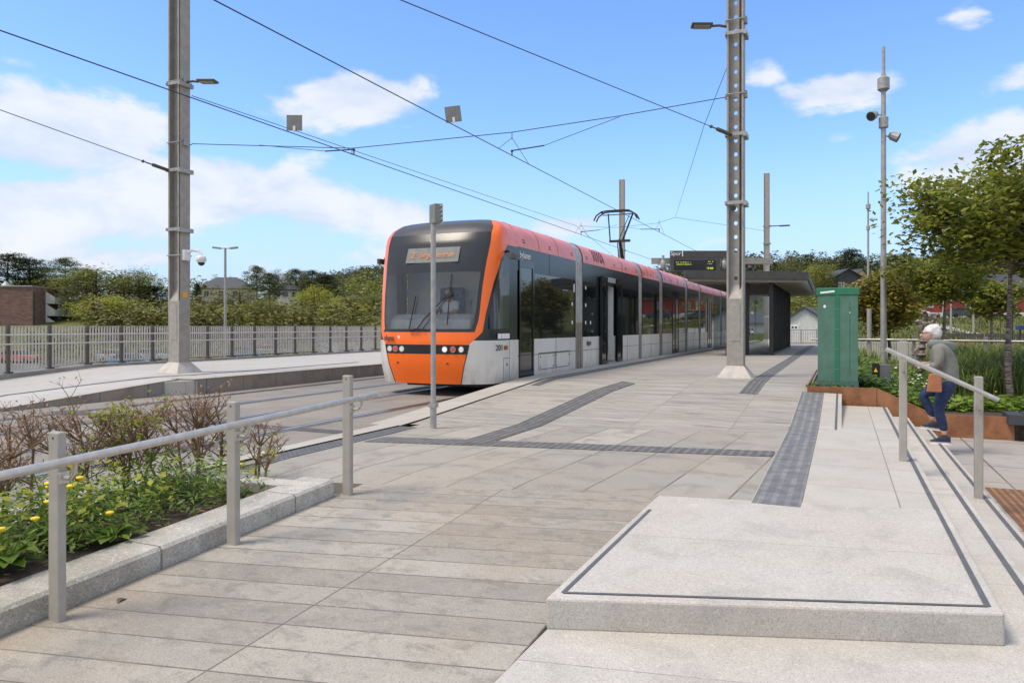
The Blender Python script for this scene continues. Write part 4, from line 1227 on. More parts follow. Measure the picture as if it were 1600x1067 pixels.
# ---- long fence on the far side
t=thing('railing_fence',(-18,20,.3),'long grey railing with dark posts, upright bars and two handrails behind the opposite platform','fence')
FX=-17.98
def ft(u): return 1.36
def fb(u): return zf_up(u)
for k in range(0,60):
    u=5.0+k*1.0; zb=fb(u)
    m=MB(); m.box(FX-.03,FX+.045,u-.03,u+.03,zb,ft(u)+.03); m.box(FX-.06,FX+.10,u-.07,u+.07,zb,zb+.04); m.build('post', M['char'], t)
    if k>48: continue
    m=MB(); n=11
    for i in range(n):
        uu=u+.09+(.82)*i/(n-1); m.box(FX-.008,FX+.008,uu-.018,uu+.018,fb(uu)+.07,ft(u)-.01)
    m.box(FX-.012,FX+.012,u+.055,u+.945,ft(u)-.015,ft(u)); m.box(FX-.012,FX+.012,u+.055,u+.945,zb+.06,zb+.08)
    m.build('bar_panel', M['barl'], t)
for dz in (.20,.42):
    m=MB(); m.tube([(FX+.14,4,1.35-dz),(FX+.14,66,1.35-dz)],.021,8); m.build('handrail', M['railtube'], t, smooth=True)

# ---- green cabinet
x0,x1=-.40,.27; y0=14.15
t=thing('utility_cabinet',(x0,y0,.3),'tall dark green metal utility cabinet standing in the rusty planter','cabinet')
yc=13.0; zt=zpx(450,13.05); zb=.2
m=MB(); m.box(x0+.01,x1-.01,y0,y0+.42,zb+.18,zt-.13); m.build('body', M['green'], t, bev=.006)
m=MB(); m.box(x0-.012,x1+.012,y0-.015,y0+.44,zt-.13,zt); m.build('lid', M['green2'], t, bev=.01)
m=MB(); m.box(x0+.0,x1-.0,y0-.004,y0+.42,zb-.1,zb+.18); m.build('plinth', mat('plinth_green',(.08,.14,.12),.5), t)
m=MB(); cx=(x0+x1)/2; m.box(cx-.045,cx+.03,y0-.008,y0,zb+.18,zt-.13); 
m.build('middle_strip', M['green2'], t)
m=MB()
for z in (.6,.95,1.3,1.65): m.box(cx-.035,cx-.02,y0-.011,y0-.008,z,z+.01); m.box(cx+.005,cx+.02,y0-.011,y0-.008,z,z+.01)
m.build('rivets', M['galvl'], t)
m=MB(); m.obox((x0+.17,y0-.018,zt-.075),(.115,0,.012),(0,.002,0),(-.002,0,.016)); m.build('label_strip', M['lettw'], t)
m=MB(); m.ball((x0+.125,y0-.002,zt-.33),.022,0,10,6,(1,.2,1.3)); m.ball((x1-.14,y0-.002,zt-.44),.01,0,8,6,(1,.3,1)); m.build('sticker', M['lettw'], t)
m=MB(); m.box(x1-.142,x1-.137,y0-.003,y0,.5,zt-.25); m.build('lock_bar', M['dark'], t)

# ---- corten planter
t=thing('corten_planter',(0,13.9,0),'rust brown weathering steel planter edging round the flower bed','planter')
yc=13.86
def panel(pts,name='panel',y=yc,th=.02,lab=None):
    m=MB(); n=len(pts); vs=[(x,y-th,z) for x,z in pts]+[(x,y,z) for x,z in pts]
    m.add(vs,[tuple(range(n)),tuple(range(n,2*n))[::-1]]+[(i,i+n,(i+1)%n+n,(i+1)%n) for i in range(n)])
    return m.build(name,M['corten'],t,bev=.003)
panel([(-.53,-.6),(.538,-.6),(.538,.31),(-.53,.31)])
panel([(.544,-.6),(1.36,-.6),(1.36,-.075),(.544,.31)])
panel([(1.366,-.6),(2.49,-.6),(2.49,-.08),(1.366,-.075)])
panel([(2.51,-.6),(6.5,-.6),(6.5,-.13),(2.51,-.13)],y=yc+.05)
m=MB(); m.box(-.55,-.53,13.84,19,-.2,.33); m.build('panel',M['corten'],t,bev=.003)
# bench slats beside it
t=thing('bench',(2.4,13.7,-.1),'black slatted bench seat fixed on the rusty planter edge at the right','bench')
for i in range(6):
    m=MB(); m.box(2.38+i*.24,2.38+i*.24+.215,13.66,14.2,-.19,-.02); m.build('slat', M['black'] if False else mat('bench_slat',(.045,.048,.055),.5), t, bev=.012)
# soil of the bed
m=MB()
def zsoil(v,u): return max(-.12, min(.26, .26-(v-.4)*.42)) if u<15.5 else max(-.12, min(.26, .26-(v-.4)*.42))+ .25*sst(u,15.5,19)*sst(v,1,3)
mb_=sheet('', -.53, 9.5, 13.86, 22, zsoil, None, 0, mb=MB(), skirt=.4, du=.7, dv=.6); tag(mb_.build('planter_soil', M['soil']), kind='structure')
# light box
q=C(1374,14.55,.12); t=thing('ground_spotlight',q,'small dark box light with a yellow warning triangle, in the flower bed beside the cabinet','light box')
m=MB(); m.box(q.x+.0,q.x+.20,q.y,q.y+.2,-.1,.60); m.build('housing', mat('slate_box',(.12,.13,.145),.45), t, bev=.01)
m=MB(); m.box(q.x-.13,q.x+.0,q.y-.02,q.y+.2,.3,.62); o=m.build('switch_box', M['black'], t, bev=.008)
m=MB(); m.add([(q.x-.10,q.y-.024,.45),(q.x-.03,q.y-.024,.45),(q.x-.065,q.y-.024,.53)],[(0,1,2)]); m.build('warning_triangle', mat('yellow_mark',(.8,.6,.02),.5), o)

# ---- railing behind the flower bed
pa=[(1290,19.9),(1357,19.6),(1428,19.1),(1540,17.6),(1640,16.6)]
P=[C(a,b,0) for a,b in pa]
t=thing('garden_railing',P[1],'low steel rail on square posts crossing the planted bed behind the woman','railing')
for p in P:
    m=MB(); m.obox((p.x,p.y,.45),(.04,0,0),(0,.04,0),(0,0,.66)); m.build('post', M['post'], t, bev=.006)
m=MB(); m.tube([p+Vector((-.06,-.06,1.0)) for p in [C(1270,20.1,0)]+P[1:]+[C(1760,15.3,0)]],.028,10); m.build('rail', M['railtube'], t, smooth=True)

# ---- floodlight pole
def flood(p, h, lab, r=.075, full=True):
    t=thing('floodlight_pole',p,lab,'light pole','slim grey poles carrying spotlights')
    m=MB(); m.tube([p+Vector((0,0,-.3)),p+Vector((0,0,h*.62)),p+Vector((0,0,h-.7))],[r,r*.86,r*.75],14); m.tube([p+Vector((0,0,h-.7)),p+Vector((0,0,h))],r*.55,12); m.build('pole', M['galvl'], t, smooth=True)
    ex=Vector((CA,SA,0)); ey=Vector((-SA,CA,0))
    def head(z,s,nm='spotlight'):
        a=p+Vector((0,0,z)); e=a+ex*s*.24; m=MB(); m.tube([a,e],.02,6); o=m.build('bracket', M['galvl'], t)
        c=e+ex*s*.02; d=(ex*s*.75-ey*.5+Vector((0,0,-.45))).normalized(); m=MB(); m.tube([c-d*.12,c-d*.05,c+d*.13],[.06,.11,.13],12); m.build(nm, M['galvl'], t)
        m=MB(); m.tube([c+d*.13,c+d*.135],.11,12); m.build('lens', M['dark'], t)
    m=MB(); m.lathe([(r,0),(r+.07,.06),(r+.07,.34),(r*.8,.40)],(p.x,p.y,p.z+h-1.15),14); m.build('collar_light', M['galvl'], t, smooth=True)
    if full: head(h-1.25-.5,-1); head(h-2.3,1); m=MB(); m.lathe([(r,0),(r+.04,.02),(r+.04,.28),(r,.3)],(p.x,p.y,p.z+h-2.1),14); m.build('collar', M['galvl'], t)
    else: head(h-1.8,1); m=MB(); m.lathe([(r,0),(r+.04,.02),(r+.04,.28),(r,.3)],(p.x,p.y,p.z+h-2.5),14); m.build('collar', M['galvl'], t)
p=C(1380.5,19,.0); flood(p, zpx(74,19), 'tall grey pole with two spotlights rising from the planted bed right of the green cabinet')
p=C(1356.5,48,.0); flood(p, zpx(300,48), 'smaller distant grey pole with one spotlight, left of the tall one', .075, False)
m=MB(); p=C(1358,24,0); m.tube([p,p+Vector((0,0,zpx(482,24)))],.07,12); tag(m.build('bollard', M['post'], loc=p, smooth=True), 'short plain grey post behind the garden railing, left of the tall pole', 'post')

# ---- shelter
M['slat']=mat('slat_paint',(.36,.34,.31),.5)
t=thing('tram_shelter',(-3,28,.3),'dark steel platform shelter with slatted canopy roof and glass walls','shelter')
zr0,zr1=3.0,3.30
RL=[(-5.0,25.9),(-1.12,28.6),(.35,42.0),(-5.0,42.0)]
RL=[(-5.0,25.9),(-1.12,28.6),(-1.3,42.5),(-5.0,42.5)]
m=MB(); m.prism(RL,3.22,3.30); m.build('roof', M['char'], t)
m=MB()
for (a,b) in ((RL[0],RL[1]),(RL[1],RL[2]),(RL[3],RL[0])):
    m.bar((a[0],a[1],3.18),(b[0],b[1],3.18),.06,.27)
m.build('fascia', M['char'], t)
for i in range(40):
    f=i/40; a=Vector((-4.95,26.2+f*15.6,3.0)); xr=-1.16-.16*f; dy=2.55*(1-f)
    m=MB(); m.bar(a,(xr,26.2+f*15.6+dy,3.0),.05,.12); m.build('roof_slat', M['slat'], t)
cols=[]
m=MB(); p=G(1197,555,.3)
WX=-2.35
for i in range(12):
    u=28.4+i*.9; m=MB(); m.box(WX-.07,WX+.07,u-.025,u+.025,.3,3.0); m.build('wall_fin', M['dark'], t)
m=MB(); m.box(WX-.01,WX+.01,28.4,38.3,.4,2.95); m.build('glass_wall', GLS:=glass('shelter_glass',(.8,.85,.85),.02,.8), t)
m=MB(); m.box(WX-.08,WX+.08,28.4,38.3,.3,.38); m.box(WX-.06,WX+.06,28.3,38.3,2.93,3.02); m.build('wall_frame', M['dark'], t)
m=MB(); m.box(-4.4,WX-.1,28.4,28.42,.45,2.5); m.build('glass_wall', GLS, t)
m=MB(); m.box(-3.3,-3.12,28.3,28.42,.3,3.0); m.build('column', M['dark'], t)
m=MB(); m.box(-4.5,-4.38,33,33.12,.3,3.0); m.build('column', M['dark'], t)
m=MB()
for x in (-3.45,-3.0):
    for z in (1.15,1.85): m.ball((x,28.27,z),.05,0,10,6,(1,.1,1))
m.build('window_dot', M['lettw'], t)
m=MB(); m.box(-3.85,-3.40,28.7,28.85,.35,1.4); tag(m.build('notice_panel', M['char']), 'dark grey notice board inside the shelter behind the steel mast', 'board')
m=MB(); m.box(-5.35+1.7,-3.1,21.2,21.5,.62,.72); m.box(-3.55,-3.45,21.25,21.45,.3,.62); m.box(-3.3,-3.2,21.25,21.45,.3,.62)
tb=thing('platform_bench',(-3.6,19,.3),'small dark bench on the platform, half hidden left behind the steel mast','bench')
pb=G(1131,556,.3); m=MB(); m.box(pb.x-.05,pb.x+.5,pb.y-.0,pb.y+1.2,.66,.74); m.build('seat', M['char'], tb)
m=MB(); m.box(pb.x+.05,pb.x+.13,pb.y+.05,pb.y+.2,.3,.66); m.build('leg', M['char'], tb); m=MB(); m.box(pb.x+.05,pb.x+.13,pb.y+.95,pb.y+1.1,.3,.66); m.build('leg', M['char'], tb)

# ---- platform sign
ys=27.0; ex=Vector((CA,SA,0)); ey=Vector((-SA,CA,0))
t=thing('platform_sign',C(1110,ys,.3),'dark hanging platform sign reading Spor 1 above a departure display','sign')
def pl(px,py,y=ys): return D(px,py,y)
def plate(name,x0,x1,y0,y1,th,mt,par,y=ys,dy=0,bev=0.01):
    a=pl(x0,y1,y); b=pl(x1,y0,y); c=(a+b)/2; m=MB(); m.obox(c+ey*dy,ex*((b-a).length_squared and abs((b-a).dot(ex))/2),ey*th/2,(0,0,abs(b.z-a.z)/2)); return m.build(name,mt,par,bev=bev)
plate('sign_board',1047,1162,392,403,.12,M['char'],t)
ds=plate('departure_display',1047,1124,403.5,425.5,.22,M['char'],t)
plate('screen',1052,1117,407,422,.02,mat('screen_black',(.012,.014,.02),.15),ds,dy=-.115,bev=0)
LEDY=emit('yellow_led',(.75,.8,.05),.8)
def row(x0,x1,y0,y1):
    m=MB(); k=int((x1-x0)/.9)
    for i in range(k):
        if random.random()<.22: continue
        a=pl(x0+(x1-x0)*(i+.15)/k,y1); b=pl(x0+(x1-x0)*(i+.85)/k,y0+random.choice((0,0,.4))); c=(a+b)/2-ey*.128
        m.obox(c,ex*abs((b-a).dot(ex))/2,ey*.002,(0,0,abs(b.z-a.z)/2))
    m.build('display_text',LEDY,ds)
row(1055,1079,409.6,411); row(1055,1079,413,414.3); row(1105,1113,408.7,409.9); row(1104,1113,412.2,413.2); row(1103,1113,418,421)
text('Spor',.21,pl(1055.3,396.6)-ey*.066,(R(90),0,A),M['lettw'],t,'lettering',.002,.002,sx=.95)
text('1',.30,pl(1065.8,397)-ey*.066,(R(90),0,A),M['lettw'],t,'lettering',.002,.006)
for px in (1036,1131):
    m=MB(); c=pl(px,414); m.ball(c,.13,0,12,8,(.8,.8,1.5)); m.tube([c+Vector((0,0,.2)),c+Vector((0,0,.35))],.05,8); m.build('loudspeaker', M['galvl'], t)
m=MB(); m.bar(pl(1018,408,ys+.3),pl(1207,408,ys+.3),.12,.22); m.build('cross_beam', M['galv'], t)
m=MB(); c=pl(1172,419); m.ball(c,.1,0,12,8); m.build('dome_camera', M['dark'], t)
m=MB(); a=pl(1150,408,ys+.3); m.bar((a.x,a.y,.3),(a.x,a.y,a.z+.1),.2,.2); m.build('support_post', M['galv'], t)
# ================================================================== trees, plants, houses
LF = {}
LF['cherry'] = leafmat('cherry_leaves', (.10,.14,.02), (.32,.33,.06), .45, .45)
LF['olive'] = leafmat('olive_spring_leaves', (.12,.145,.025), (.26,.26,.06), .6, .3)
LF['yell'] = leafmat('yellow_green_leaves', (.22,.25,.035), (.42,.42,.07), .6, .35)
LF['dark'] = leafmat('dark_evergreen', (.03,.045,.018), (.09,.11,.04), .6, .15)
LF['pine'] = leafmat('pine_needles', (.055,.075,.028), (.14,.15,.06), .6, .15)
LF['brown'] = leafmat('budding_branches', (.12,.125,.04), (.21,.20,.07), .7, .2)
LF['copper'] = leafmat('copper_leaves', (.14,.145,.025), (.34,.28,.06), .5, .35)
LF['grass'] = leafmat('long_grass', (.09,.14,.03), (.26,.31,.09), .5, .35)
LF['herb'] = leafmat('herb_leaves', (.09,.17,.02), (.26,.36,.06), .45, .35)
LF['weed'] = leafmat('weed_leaves', (.06,.12,.02), (.19,.28,.05), .42, .35)
LF['dry'] = leafmat('dry_leaves', (.28,.17,.10), (.42,.27,.17), .7, .2)
LF['lime'] = leafmat('fresh_lime_leaves', (.18,.22,.03), (.34,.36,.06), .5, .4)
FLW = mat('white_petals', (.75,.74,.66), .6); FLY = mat('yellow_petals', (.85,.6,.02), .6)

def tree_proto(name, seed, h, w, cb=.3, kind='broad', nl=2500, ls=.45, leaf='olive', lean=0, bark='bark', tr=None, aspect=1.5, clump=.09, nlimb=None, loc=(0,0,0), cat='tree', label='', group=None, up=.5, sub=4):
    rng = np.random.default_rng(seed); rd = random.Random(seed)
    t = thing(name, (0,0,0), label, cat, group)
    tr = tr or h*.018
    mb = MB(); pts=[]; k=8
    for i in range(k+1):
        f=i/k; pts.append(Vector((math.sin(f*3+seed)*h*.012+lean*f*h, math.cos(f*2.3+seed)*h*.012, f*h*(.97 if kind!='broad' else .86))))
    pts[0]=Vector((0,0,-.3))
    mb.tube(pts,[tr*(1.15-(1.0)*i/k) + .004 for i in range(k+1)],7)
    def tp(f): 
        f=max(0,min(.999,f))*k; i=int(f); return pts[i].lerp(pts[i+1],f-i)
    cen=[]
    n = nlimb or (16 if kind=='broad' else 26)
    for i in range(n):
        f = cb + (1-cb)*((i+.5)/n)**(.9)
        a = i*2.399963+seed+rd.uniform(-.4,.4)
        g=(f-cb)/(1-cb)
        if kind=='broad':
            rad=w*.5*max(.15,math.sin(math.pi*min(1,.16+g*.8))**.65)*rd.uniform(.72,1.12); rise=rd.uniform(.15,.55)*rad+ (g*.14*h)
            st=tp(cb*.8+(f-cb)*.75)
        elif kind=='pine':
            rad=w*.5*math.sin(math.pi*(.2+.72*g))**.7*rd.uniform(.55,1.15); rise=rd.uniform(-.02,.25)*rad; st=tp(f)
        else:
            rad=w*.5*(1-g)**.85*rd.uniform(.85,1.1)+.1; rise=-.12*rad; st=tp(f)
        e = st+Vector((math.cos(a)*rad, math.sin(a)*rad, rise))
        mid=st.lerp(e,.5)+Vector((0,0,-.06*rad if kind!='spruce' else .03*rad))
        r0=tr*(.5 if kind=='broad' else .28)*(1-.5*g)
        mb.tube([st,mid,e],[r0,r0*.6,r0*.2],5,caps=False)
        m_=sub
        for q in range(m_):
            fq=.35+.65*(q+.5)/m_; b=st.lerp(e,fq)
            off=Vector((rd.gauss(0,1),rd.gauss(0,1),rd.gauss(0,.7 if kind=='broad' else .2)))*rad*.2
            c=b+off; mb.tube([st.lerp(e,fq*.8),c],[r0*.35,r0*.12],4,caps=False)
            cen.append((c.x,c.y,c.z,rad))
        cen.append((e.x,e.y,e.z,rad))
    topn=3
    for i in range(topn):
        c=tp(.9+.1*i/topn); cen.append((c.x+rd.gauss(0,.03*w),c.y+rd.gauss(0,.03*w),c.z+ (h*.05 if kind=='broad' else 0),w*.3))
    cen=np.array(cen); idx=rng.integers(0,len(cen),nl)
    sg=w*clump
    nr=rng.normal(size=(nl,3)); 
    nr*= (rng.random(nl)**.33/np.maximum(1e-6,np.linalg.norm(nr,axis=1)))[:,None]*1.9
    flat={'broad':.75,'pine':.38,'spruce':.45}[kind]
    P=cen[idx,:3]+nr*np.array([1,1,flat])*sg*(.6+.8*rng.random(len(cen)))[idx][:,None]
    V,Q=leaves(P,ls,rng,aspect,up,.35)
    mb.build('trunk',M[bark],t,smooth=False)
    np_mesh('crown',V,Q,LF[leaf],parent=t)
    return t

# prototypes for the belt of trees on the left, placed at once
P1=dict(nl=3600,ls=.55)
protos={}
def belt(kind, px, top, y, wpx=None, lab=None, nm=None, rz=None, base=None):
    """plant a copy so its top is seen at row `top`"""
    x=(px-800)/F*y; zb=terr(x,y)-.3 if base is None else base; z1=H-(top-510)*y/F
    key,h0=kind; pr=protos[key]; s=(z1-zb)/h0
    loc=CX(x,y,zb); sx=s if wpx is None else (wpx*y/F)/pr['w']
    rz=random.uniform(0,6.28) if rz is None else rz
    if not pr['used']:
        pr['used']=True; t=pr['t']; t.location=loc; t.scale=(sx,sx,s); t.rotation_euler=(0,0,rz); t['label']=lab; t['group']=pr['g']
        return t
    return copy_tree(pr['t'],label=lab,loc=loc,rz=rz,scale=(sx,sx,s),group=pr['g'])
def proto(key,h,w,g,**k):
    nm=k.pop('nm'); t=tree_proto(nm,k.pop('seed'),h,w,**k); protos[key]=dict(t=t,w=w*1.1,used=False,g=g,h=h)
proto('ba',16,13,'leafing trees of the valley behind the fence',nm='deciduous_tree',seed=3,cb=.16,leaf='olive',nl=8500,ls=.42,clump=.10,nlimb=30)
proto('bb',16,12,'leafing trees of the valley behind the fence',nm='deciduous_tree',seed=8,cb=.12,leaf='yell',nl=8500,ls=.40,clump=.10,nlimb=30)
proto('bc',16,12,'leafing trees of the valley behind the fence',nm='deciduous_tree',seed=15,cb=.2,leaf='brown',nl=6500,ls=.36,clump=.10,nlimb=28,aspect=2.2)
proto('pa',17,9,'pines on the hill',nm='pine_tree',seed=5,cb=.42,kind='pine',leaf='pine',nl=7500,ls=.42,clump=.10,nlimb=26,aspect=2)
proto('pb',17,8,'pines on the hill',nm='pine_tree',seed=21,cb=.3,kind='pine',leaf='dark',nl=7500,ls=.42,clump=.11,nlimb=30,aspect=2)
proto('sa',16,6.5,'spruces on the hill',nm='spruce_tree',seed=9,cb=.06,kind='spruce',leaf='dark',nl=4200,ls=.45,clump=.07,nlimb=60,aspect=2,sub=3)
BA=('ba',14.3);BB=('bb',14.3);BC=('bc',14.3);PA=('pa',16.4);PB=('pb',16.4);SA_=('sa',16)
kindw={'ba':'olive green broadleaf tree','bb':'bright yellow-green broadleaf tree','bc':'brownish tree with barely opened leaves','pa':'grey-green pine','pb':'dark pine','sa':'dark pointed spruce'}
plan=[ # kind, px, top row, depth, width px, where
 (PB,12,398,185,60,'above the brick building, at the left edge of the view'),(PB,45,406,190,60,'above the brick building, second from the left edge'),(PA,72,418,235,40,'above the right end of the brick building roof'),
 (BB,60,432,225,60,'just behind the flat roof of the brick building'),(PA,103,405,215,46,'rising alone right of the brick building'),(BA,92,436,215,56,'beside the top corner of the brick building'),
 (PA,134,421,182,34,'between the brick building and the tall olive tree'),(BA,152,420,165,95,'with the widest crown, midway between brick building and steel mast'),(BC,195,432,178,60,'left of the steel mast, standing on the skyline'),
 (BA,218,422,170,52,'on the skyline closest to the left of the steel mast'),(PB,243,448,172,62,'half hidden low behind the left of the steel mast'),(BB,178,462,140,78,'low in front of the widest crown'),(BB,188,470,136,66,'low behind the fence, midway between brick building and mast'),
 (BA,140,462,175,36,'low beside the balconies of the brick building'),(BC,222,478,138,60,'low behind the fence just left of the mast'),(BB,240,482,134,46,'small, touching the left side of the mast above the fence'),
 (SA_,308,441,150,30,'immediately right of the steel mast'),(BC,335,465,152,60,'in front of the slate-roofed house'),(BA,300,472,142,50,'low and right next to the mast'),
 (BC,375,450,158,84,'before the right half of the slate-roofed house'),(PA,402,417,190,32,'tallest pine between the two hill houses'),(PA,422,428,180,40,'leaning beside the tall pine between the two hill houses'),(BC,435,421,200,34,'thin on the skyline left of the octagonal villa'),
 (BA,408,470,140,84,'low in front of the villa, left part'),(BC,440,476,136,70,'low under the villa'),(PA,464,422,205,40,'with a flat top right behind the villa'),(PA,490,424,200,42,'right of the flat-topped pine'),(PB,513,430,196,38,'last high pine before the far hill'),
 (PA,482,438,186,30,'in front of the high pines, right of the villa'),(BB,490,448,148,52,'brightest, standing below the high pines'),(BB,522,472,142,40,'low, right of the brightest tree'),(BA,545,464,170,46,'low before the far hill with houses'),
 (BB,560,474,150,40,'low, nearly touching the tram'),(BA,585,462,175,46,'touching the left side of the tram'),(BB,350,480,134,60,'low behind the fence right of the lamp post'),(BA,460,488,132,60,'small, low below the villa, close to the fence'),
 (BB,20,470,230,60,'mostly hidden behind the brick building'),(BA,270,486,131,50,'hidden behind the foot of the steel mast'),(BC,322,486,130,44,'between mast and thin lamp post'),(BB,384,492,129,50,'low right of the thin lamp post'),
 (BC,535,466,190,36,'on the slope under the far hill'),(BA,640,470,170,60,'hidden behind the tram'),
]
seen={}
for (k,px,top,y,wp,where) in plan:
    if px>600: continue
    belt(k,px,top,y,wp*(1.5 if k[0][0]=='b' else 1.2),kindw[k[0]]+' '+where)
# right side trees far
plan2=[(PB,1331,391,230,46,'standing on the hill above the dark wooden house'),(BA,1283,413,150,56,'round and bright, right of the shelter roof'),(BB,1270,416,158,46,'round and bright, half behind the shelter roof corner'),
 (BC,1232,400,210,50,'behind the distant mast with lamp arm'),(BA,1215,430,120,50,'behind the shelter above the grey house'),(BC,1262,455,110,50,'over the roof of the small white house'),(BA,1248,470,118,50,'left of the small white house'),
 (BA,1302,470,100,44,'half hidden behind the green cabinet'),(PA,1398,400,240,40,'dark on the skyline behind the tall pole'),(PA,1415,398,235,34,'dark on the skyline right of the tall pole'),(BC,1395,430,160,50,'reddish behind the tall pole'),
 (BC,1420,440,150,40,'left gable side of the red house'),(BA,1360,455,130,50,'between pole and copper shrub tree'),(PA,1470,392,220,44,'above the red house roof, behind the leaves'),(PB,1530,380,225,50,'above the red house roof further right'),(BA,1600,400,200,60,'above the right end of the red house'),
 (BA,1180,440,140,60,'behind the shelter glass, left'),(BC,1150,450,150,60,'behind the steel mast at the shelter')]
for (k,px,top,y,wp,where) in plan2:
    belt(k,px,top,y,wp*1.12,kindw[k[0]]+' '+where)

# far wooded ridges: one mass
def wood(name, seed, n, pxr, yr, hh, leaf, lab, hf=None):
    rng=np.random.default_rng(seed); cs=[]
    for i in range(n):
        px=rng.uniform(*pxr); y=yr[0]+(yr[1]-yr[0])*rng.random()**.8
        x=(px-800)/F*y; z=terr(x,y); p=CX(x,y,z); h=hh*rng.uniform(.6,1.25)
        m=64; g=rng.random(m)**.8; rad=h*.27*np.sin(np.pi*(.12+.82*g))*(0.6+.6*rng.random(m)); a=rng.random(m)*6.283
        cs.append(np.stack([p.x+rad*np.cos(a),p.y+rad*np.sin(a),p.z+h*(.12+.88*g)],axis=1))
    P=np.concatenate(cs); V,Q=leaves(P,hh*.115,rng,1.5,.55,.4)
    return tag(np_mesh(name,V,Q,LF[leaf]),lab,'forest',kind='stuff')
wood('far_forest',1,1500,(880,1640),(330,470),11,'pine','dark pine forest covering the ridge on the right')
wood('far_forest',2,1500,(440,720),(560,930),13,'pine','dark forest on the distant hill between the trees and the tram')
wood('hill_wood',3,260,(1130,1640),(185,300),9,'dark','mixed wood on the lower slope of the right hill')
wood('hill_bushes',4,150,(135,640),(114,134),6.0,'brown','low bushes along the foot of the trees behind the fence')
wood('hill_bushes',6,260,(-400,640),(190,290),8,'olive','shrubs filling the hillside between the trees')
wood('hill_bushes',7,150,(1120,1420),(80,140),3.2,'olive','shrubs on the bank below the houses at the right')
wood('hill_bushes',8,120,(1430,1640),(128,150),7,'brown','budding bushes behind the red house')

wood('bank_shrubs',21,150,(40,640),(82,100),2.6,'dark','dark low shrubs below the bridge seen between the fence bars')
wood('bank_shrubs',22,120,(60,640),(72,92),1.8,'brown','brownish scrub below the bridge seen between the fence bars')
m=MB(); pts=[C(-200,84,0),C(760,84,0),C(760,68,0),C(-260,68,0)]
for q in pts: m.v.append((q.x,q.y,-2.9))
# car park in the valley
grid=[]; m=MB()
for yy in (64,70,76,82,88):
    for px in range(-300,801,100):
        x=(px-800)/F*yy; p=CX(x,yy,terr(x,yy)+.10); m.v.append(tuple(p))
for i in range(4):
    for j in range(11): a=i*12+j; m.f.append((a,a+1,a+13,a+12)); m.m.append(0)
tag(m.build('car_park',mat('far_asphalt',(.14,.135,.13),.9,0,.3,.5)),kind='structure')
# ---------------- cherry trees
def place(t, loc, rz=0, s=None):
    t.location=loc; t.rotation_euler=(0,0,rz)
    if s: t.scale=(s,s,s)
    return t
cg='ornamental cherry trees in the planted bed'
c1=tree_proto('cherry_tree',31,4.35,3.9,cb=.80,leaf='cherry',nl=13500,ls=.12,bark='cherry',tr=.055,aspect=1.8,clump=.066,nlimb=26,up=.45,sub=5,label='large leafy cherry tree with banded bark, nearest the right edge of the picture',group=cg)
place(c1,C(1580,14.0,.05),1.1)
c2=tree_proto('cherry_tree',44,3.5,2.2,cb=.82,leaf='cherry',nl=8000,ls=.115,bark='cherry',tr=.05,aspect=1.9,clump=.08,nlimb=18,up=.45,sub=5,label='cherry tree with a spreading crown above the woman',group=cg)
place(c2,C(1478,18.5,.0),2.0,1.0)
c3=tree_proto('cherry_tree',58,3.2,1.6,cb=.78,leaf='cherry',nl=4200,ls=.13,bark='cherry',tr=.05,aspect=1.9,clump=.085,nlimb=18,up=.45,label='cherry tree farther back, seen between the two leafier ones',group=cg)
place(c3,C(1548,23,-.1),.4)
c4=copy_tree(c1,label='cherry tree at the far right, its trunk outside the picture',loc=C(1650,13.4,.0),rz=3.0,scale=1.08)
c5=tree_proto('copper_tree',71,3.9,2.8,cb=.45,leaf='copper',nl=8500,ls=.17,bark='bark',tr=.06,aspect=1.7,clump=.085,nlimb=24,up=.45,label='bushy tree with coppery green leaves behind the tall light pole')
place(c5,C(1388,31,-.1),.3,1.05)
# pollard with knobbly arms
q=C(1441,17.3,-.1); t=thing('pollard_tree',q,'knobbly leafless pollarded trunk with forked arms behind the woman','tree')
m=MB()
def knob(pts,r):
    fine=[];rs=[]
    for a,b in zip(pts[:-1],pts[1:]):
        a=Vector(a);b=Vector(b); n=max(2,int((b-a).length/.05))
        for i in range(n):
            fine.append(a.lerp(b,i/n)+Vector((random.gauss(0,.008),random.gauss(0,.008),0))); rs.append(r*random.choice((.75,.8,1.25,1.4)))
    m.tube(fine,rs,7)
def W_(px,py): return D(px,py,17.3)
knob([q,W_(1438,560),W_(1443,530),W_(1446,516)],.075); knob([W_(1446,516),W_(1460,500),W_(1468,487)],.05); knob([W_(1443,528),W_(1437,508),W_(1431,497)],.045); knob([W_(1446,514),W_(1447,495),W_(1443,482)],.05); knob([W_(1438,540),W_(1430,548),W_(1424,558)],.04); knob([W_(1460,500),W_(1454,488)],.04); knob([W_(1440,545),W_(1436,556),W_(1430,572)],.04)
m.build('trunk',M['cherry'],t)

# ---------------- the planted bed right
def grassclump(name, loc, n, hgt, spread, rng, m, lab, cat='grass', grp=None, w=.012, parent=None):
    """arching blades"""
    V=[];Q=[]
    for i in range(n):
        a=rng.random()*6.283; r=spread*math.sqrt(rng.random())*.35; h=hgt*rng.uniform(.6,1.1); d=rng.random()*6.283; bend=h*rng.uniform(.25,.9)
        bx=loc[0]+r*math.cos(a); by=loc[1]+r*math.sin(a); px_,py_=-math.sin(d),math.cos(d)
        pts=[(0,0,0),(bend*.15,0,h*.5),(bend*.5,0,h*.85),(bend,0,h*rng.uniform(.6,.95))]
        b=len(V)
        for k,(o,_,z) in enumerate(pts):
            ww=w*(1,.9,.6,.1)[k]; x=bx+o*math.cos(d); y=by+o*math.sin(d)
            V.append((x-px_*ww,y-py_*ww,loc[2]+z)); V.append((x+px_*ww,y+py_*ww,loc[2]+z))
        for k in range(3): Q.append((b+2*k,b+2*k+1,b+2*k+3,b+2*k+2))
    return V,Q
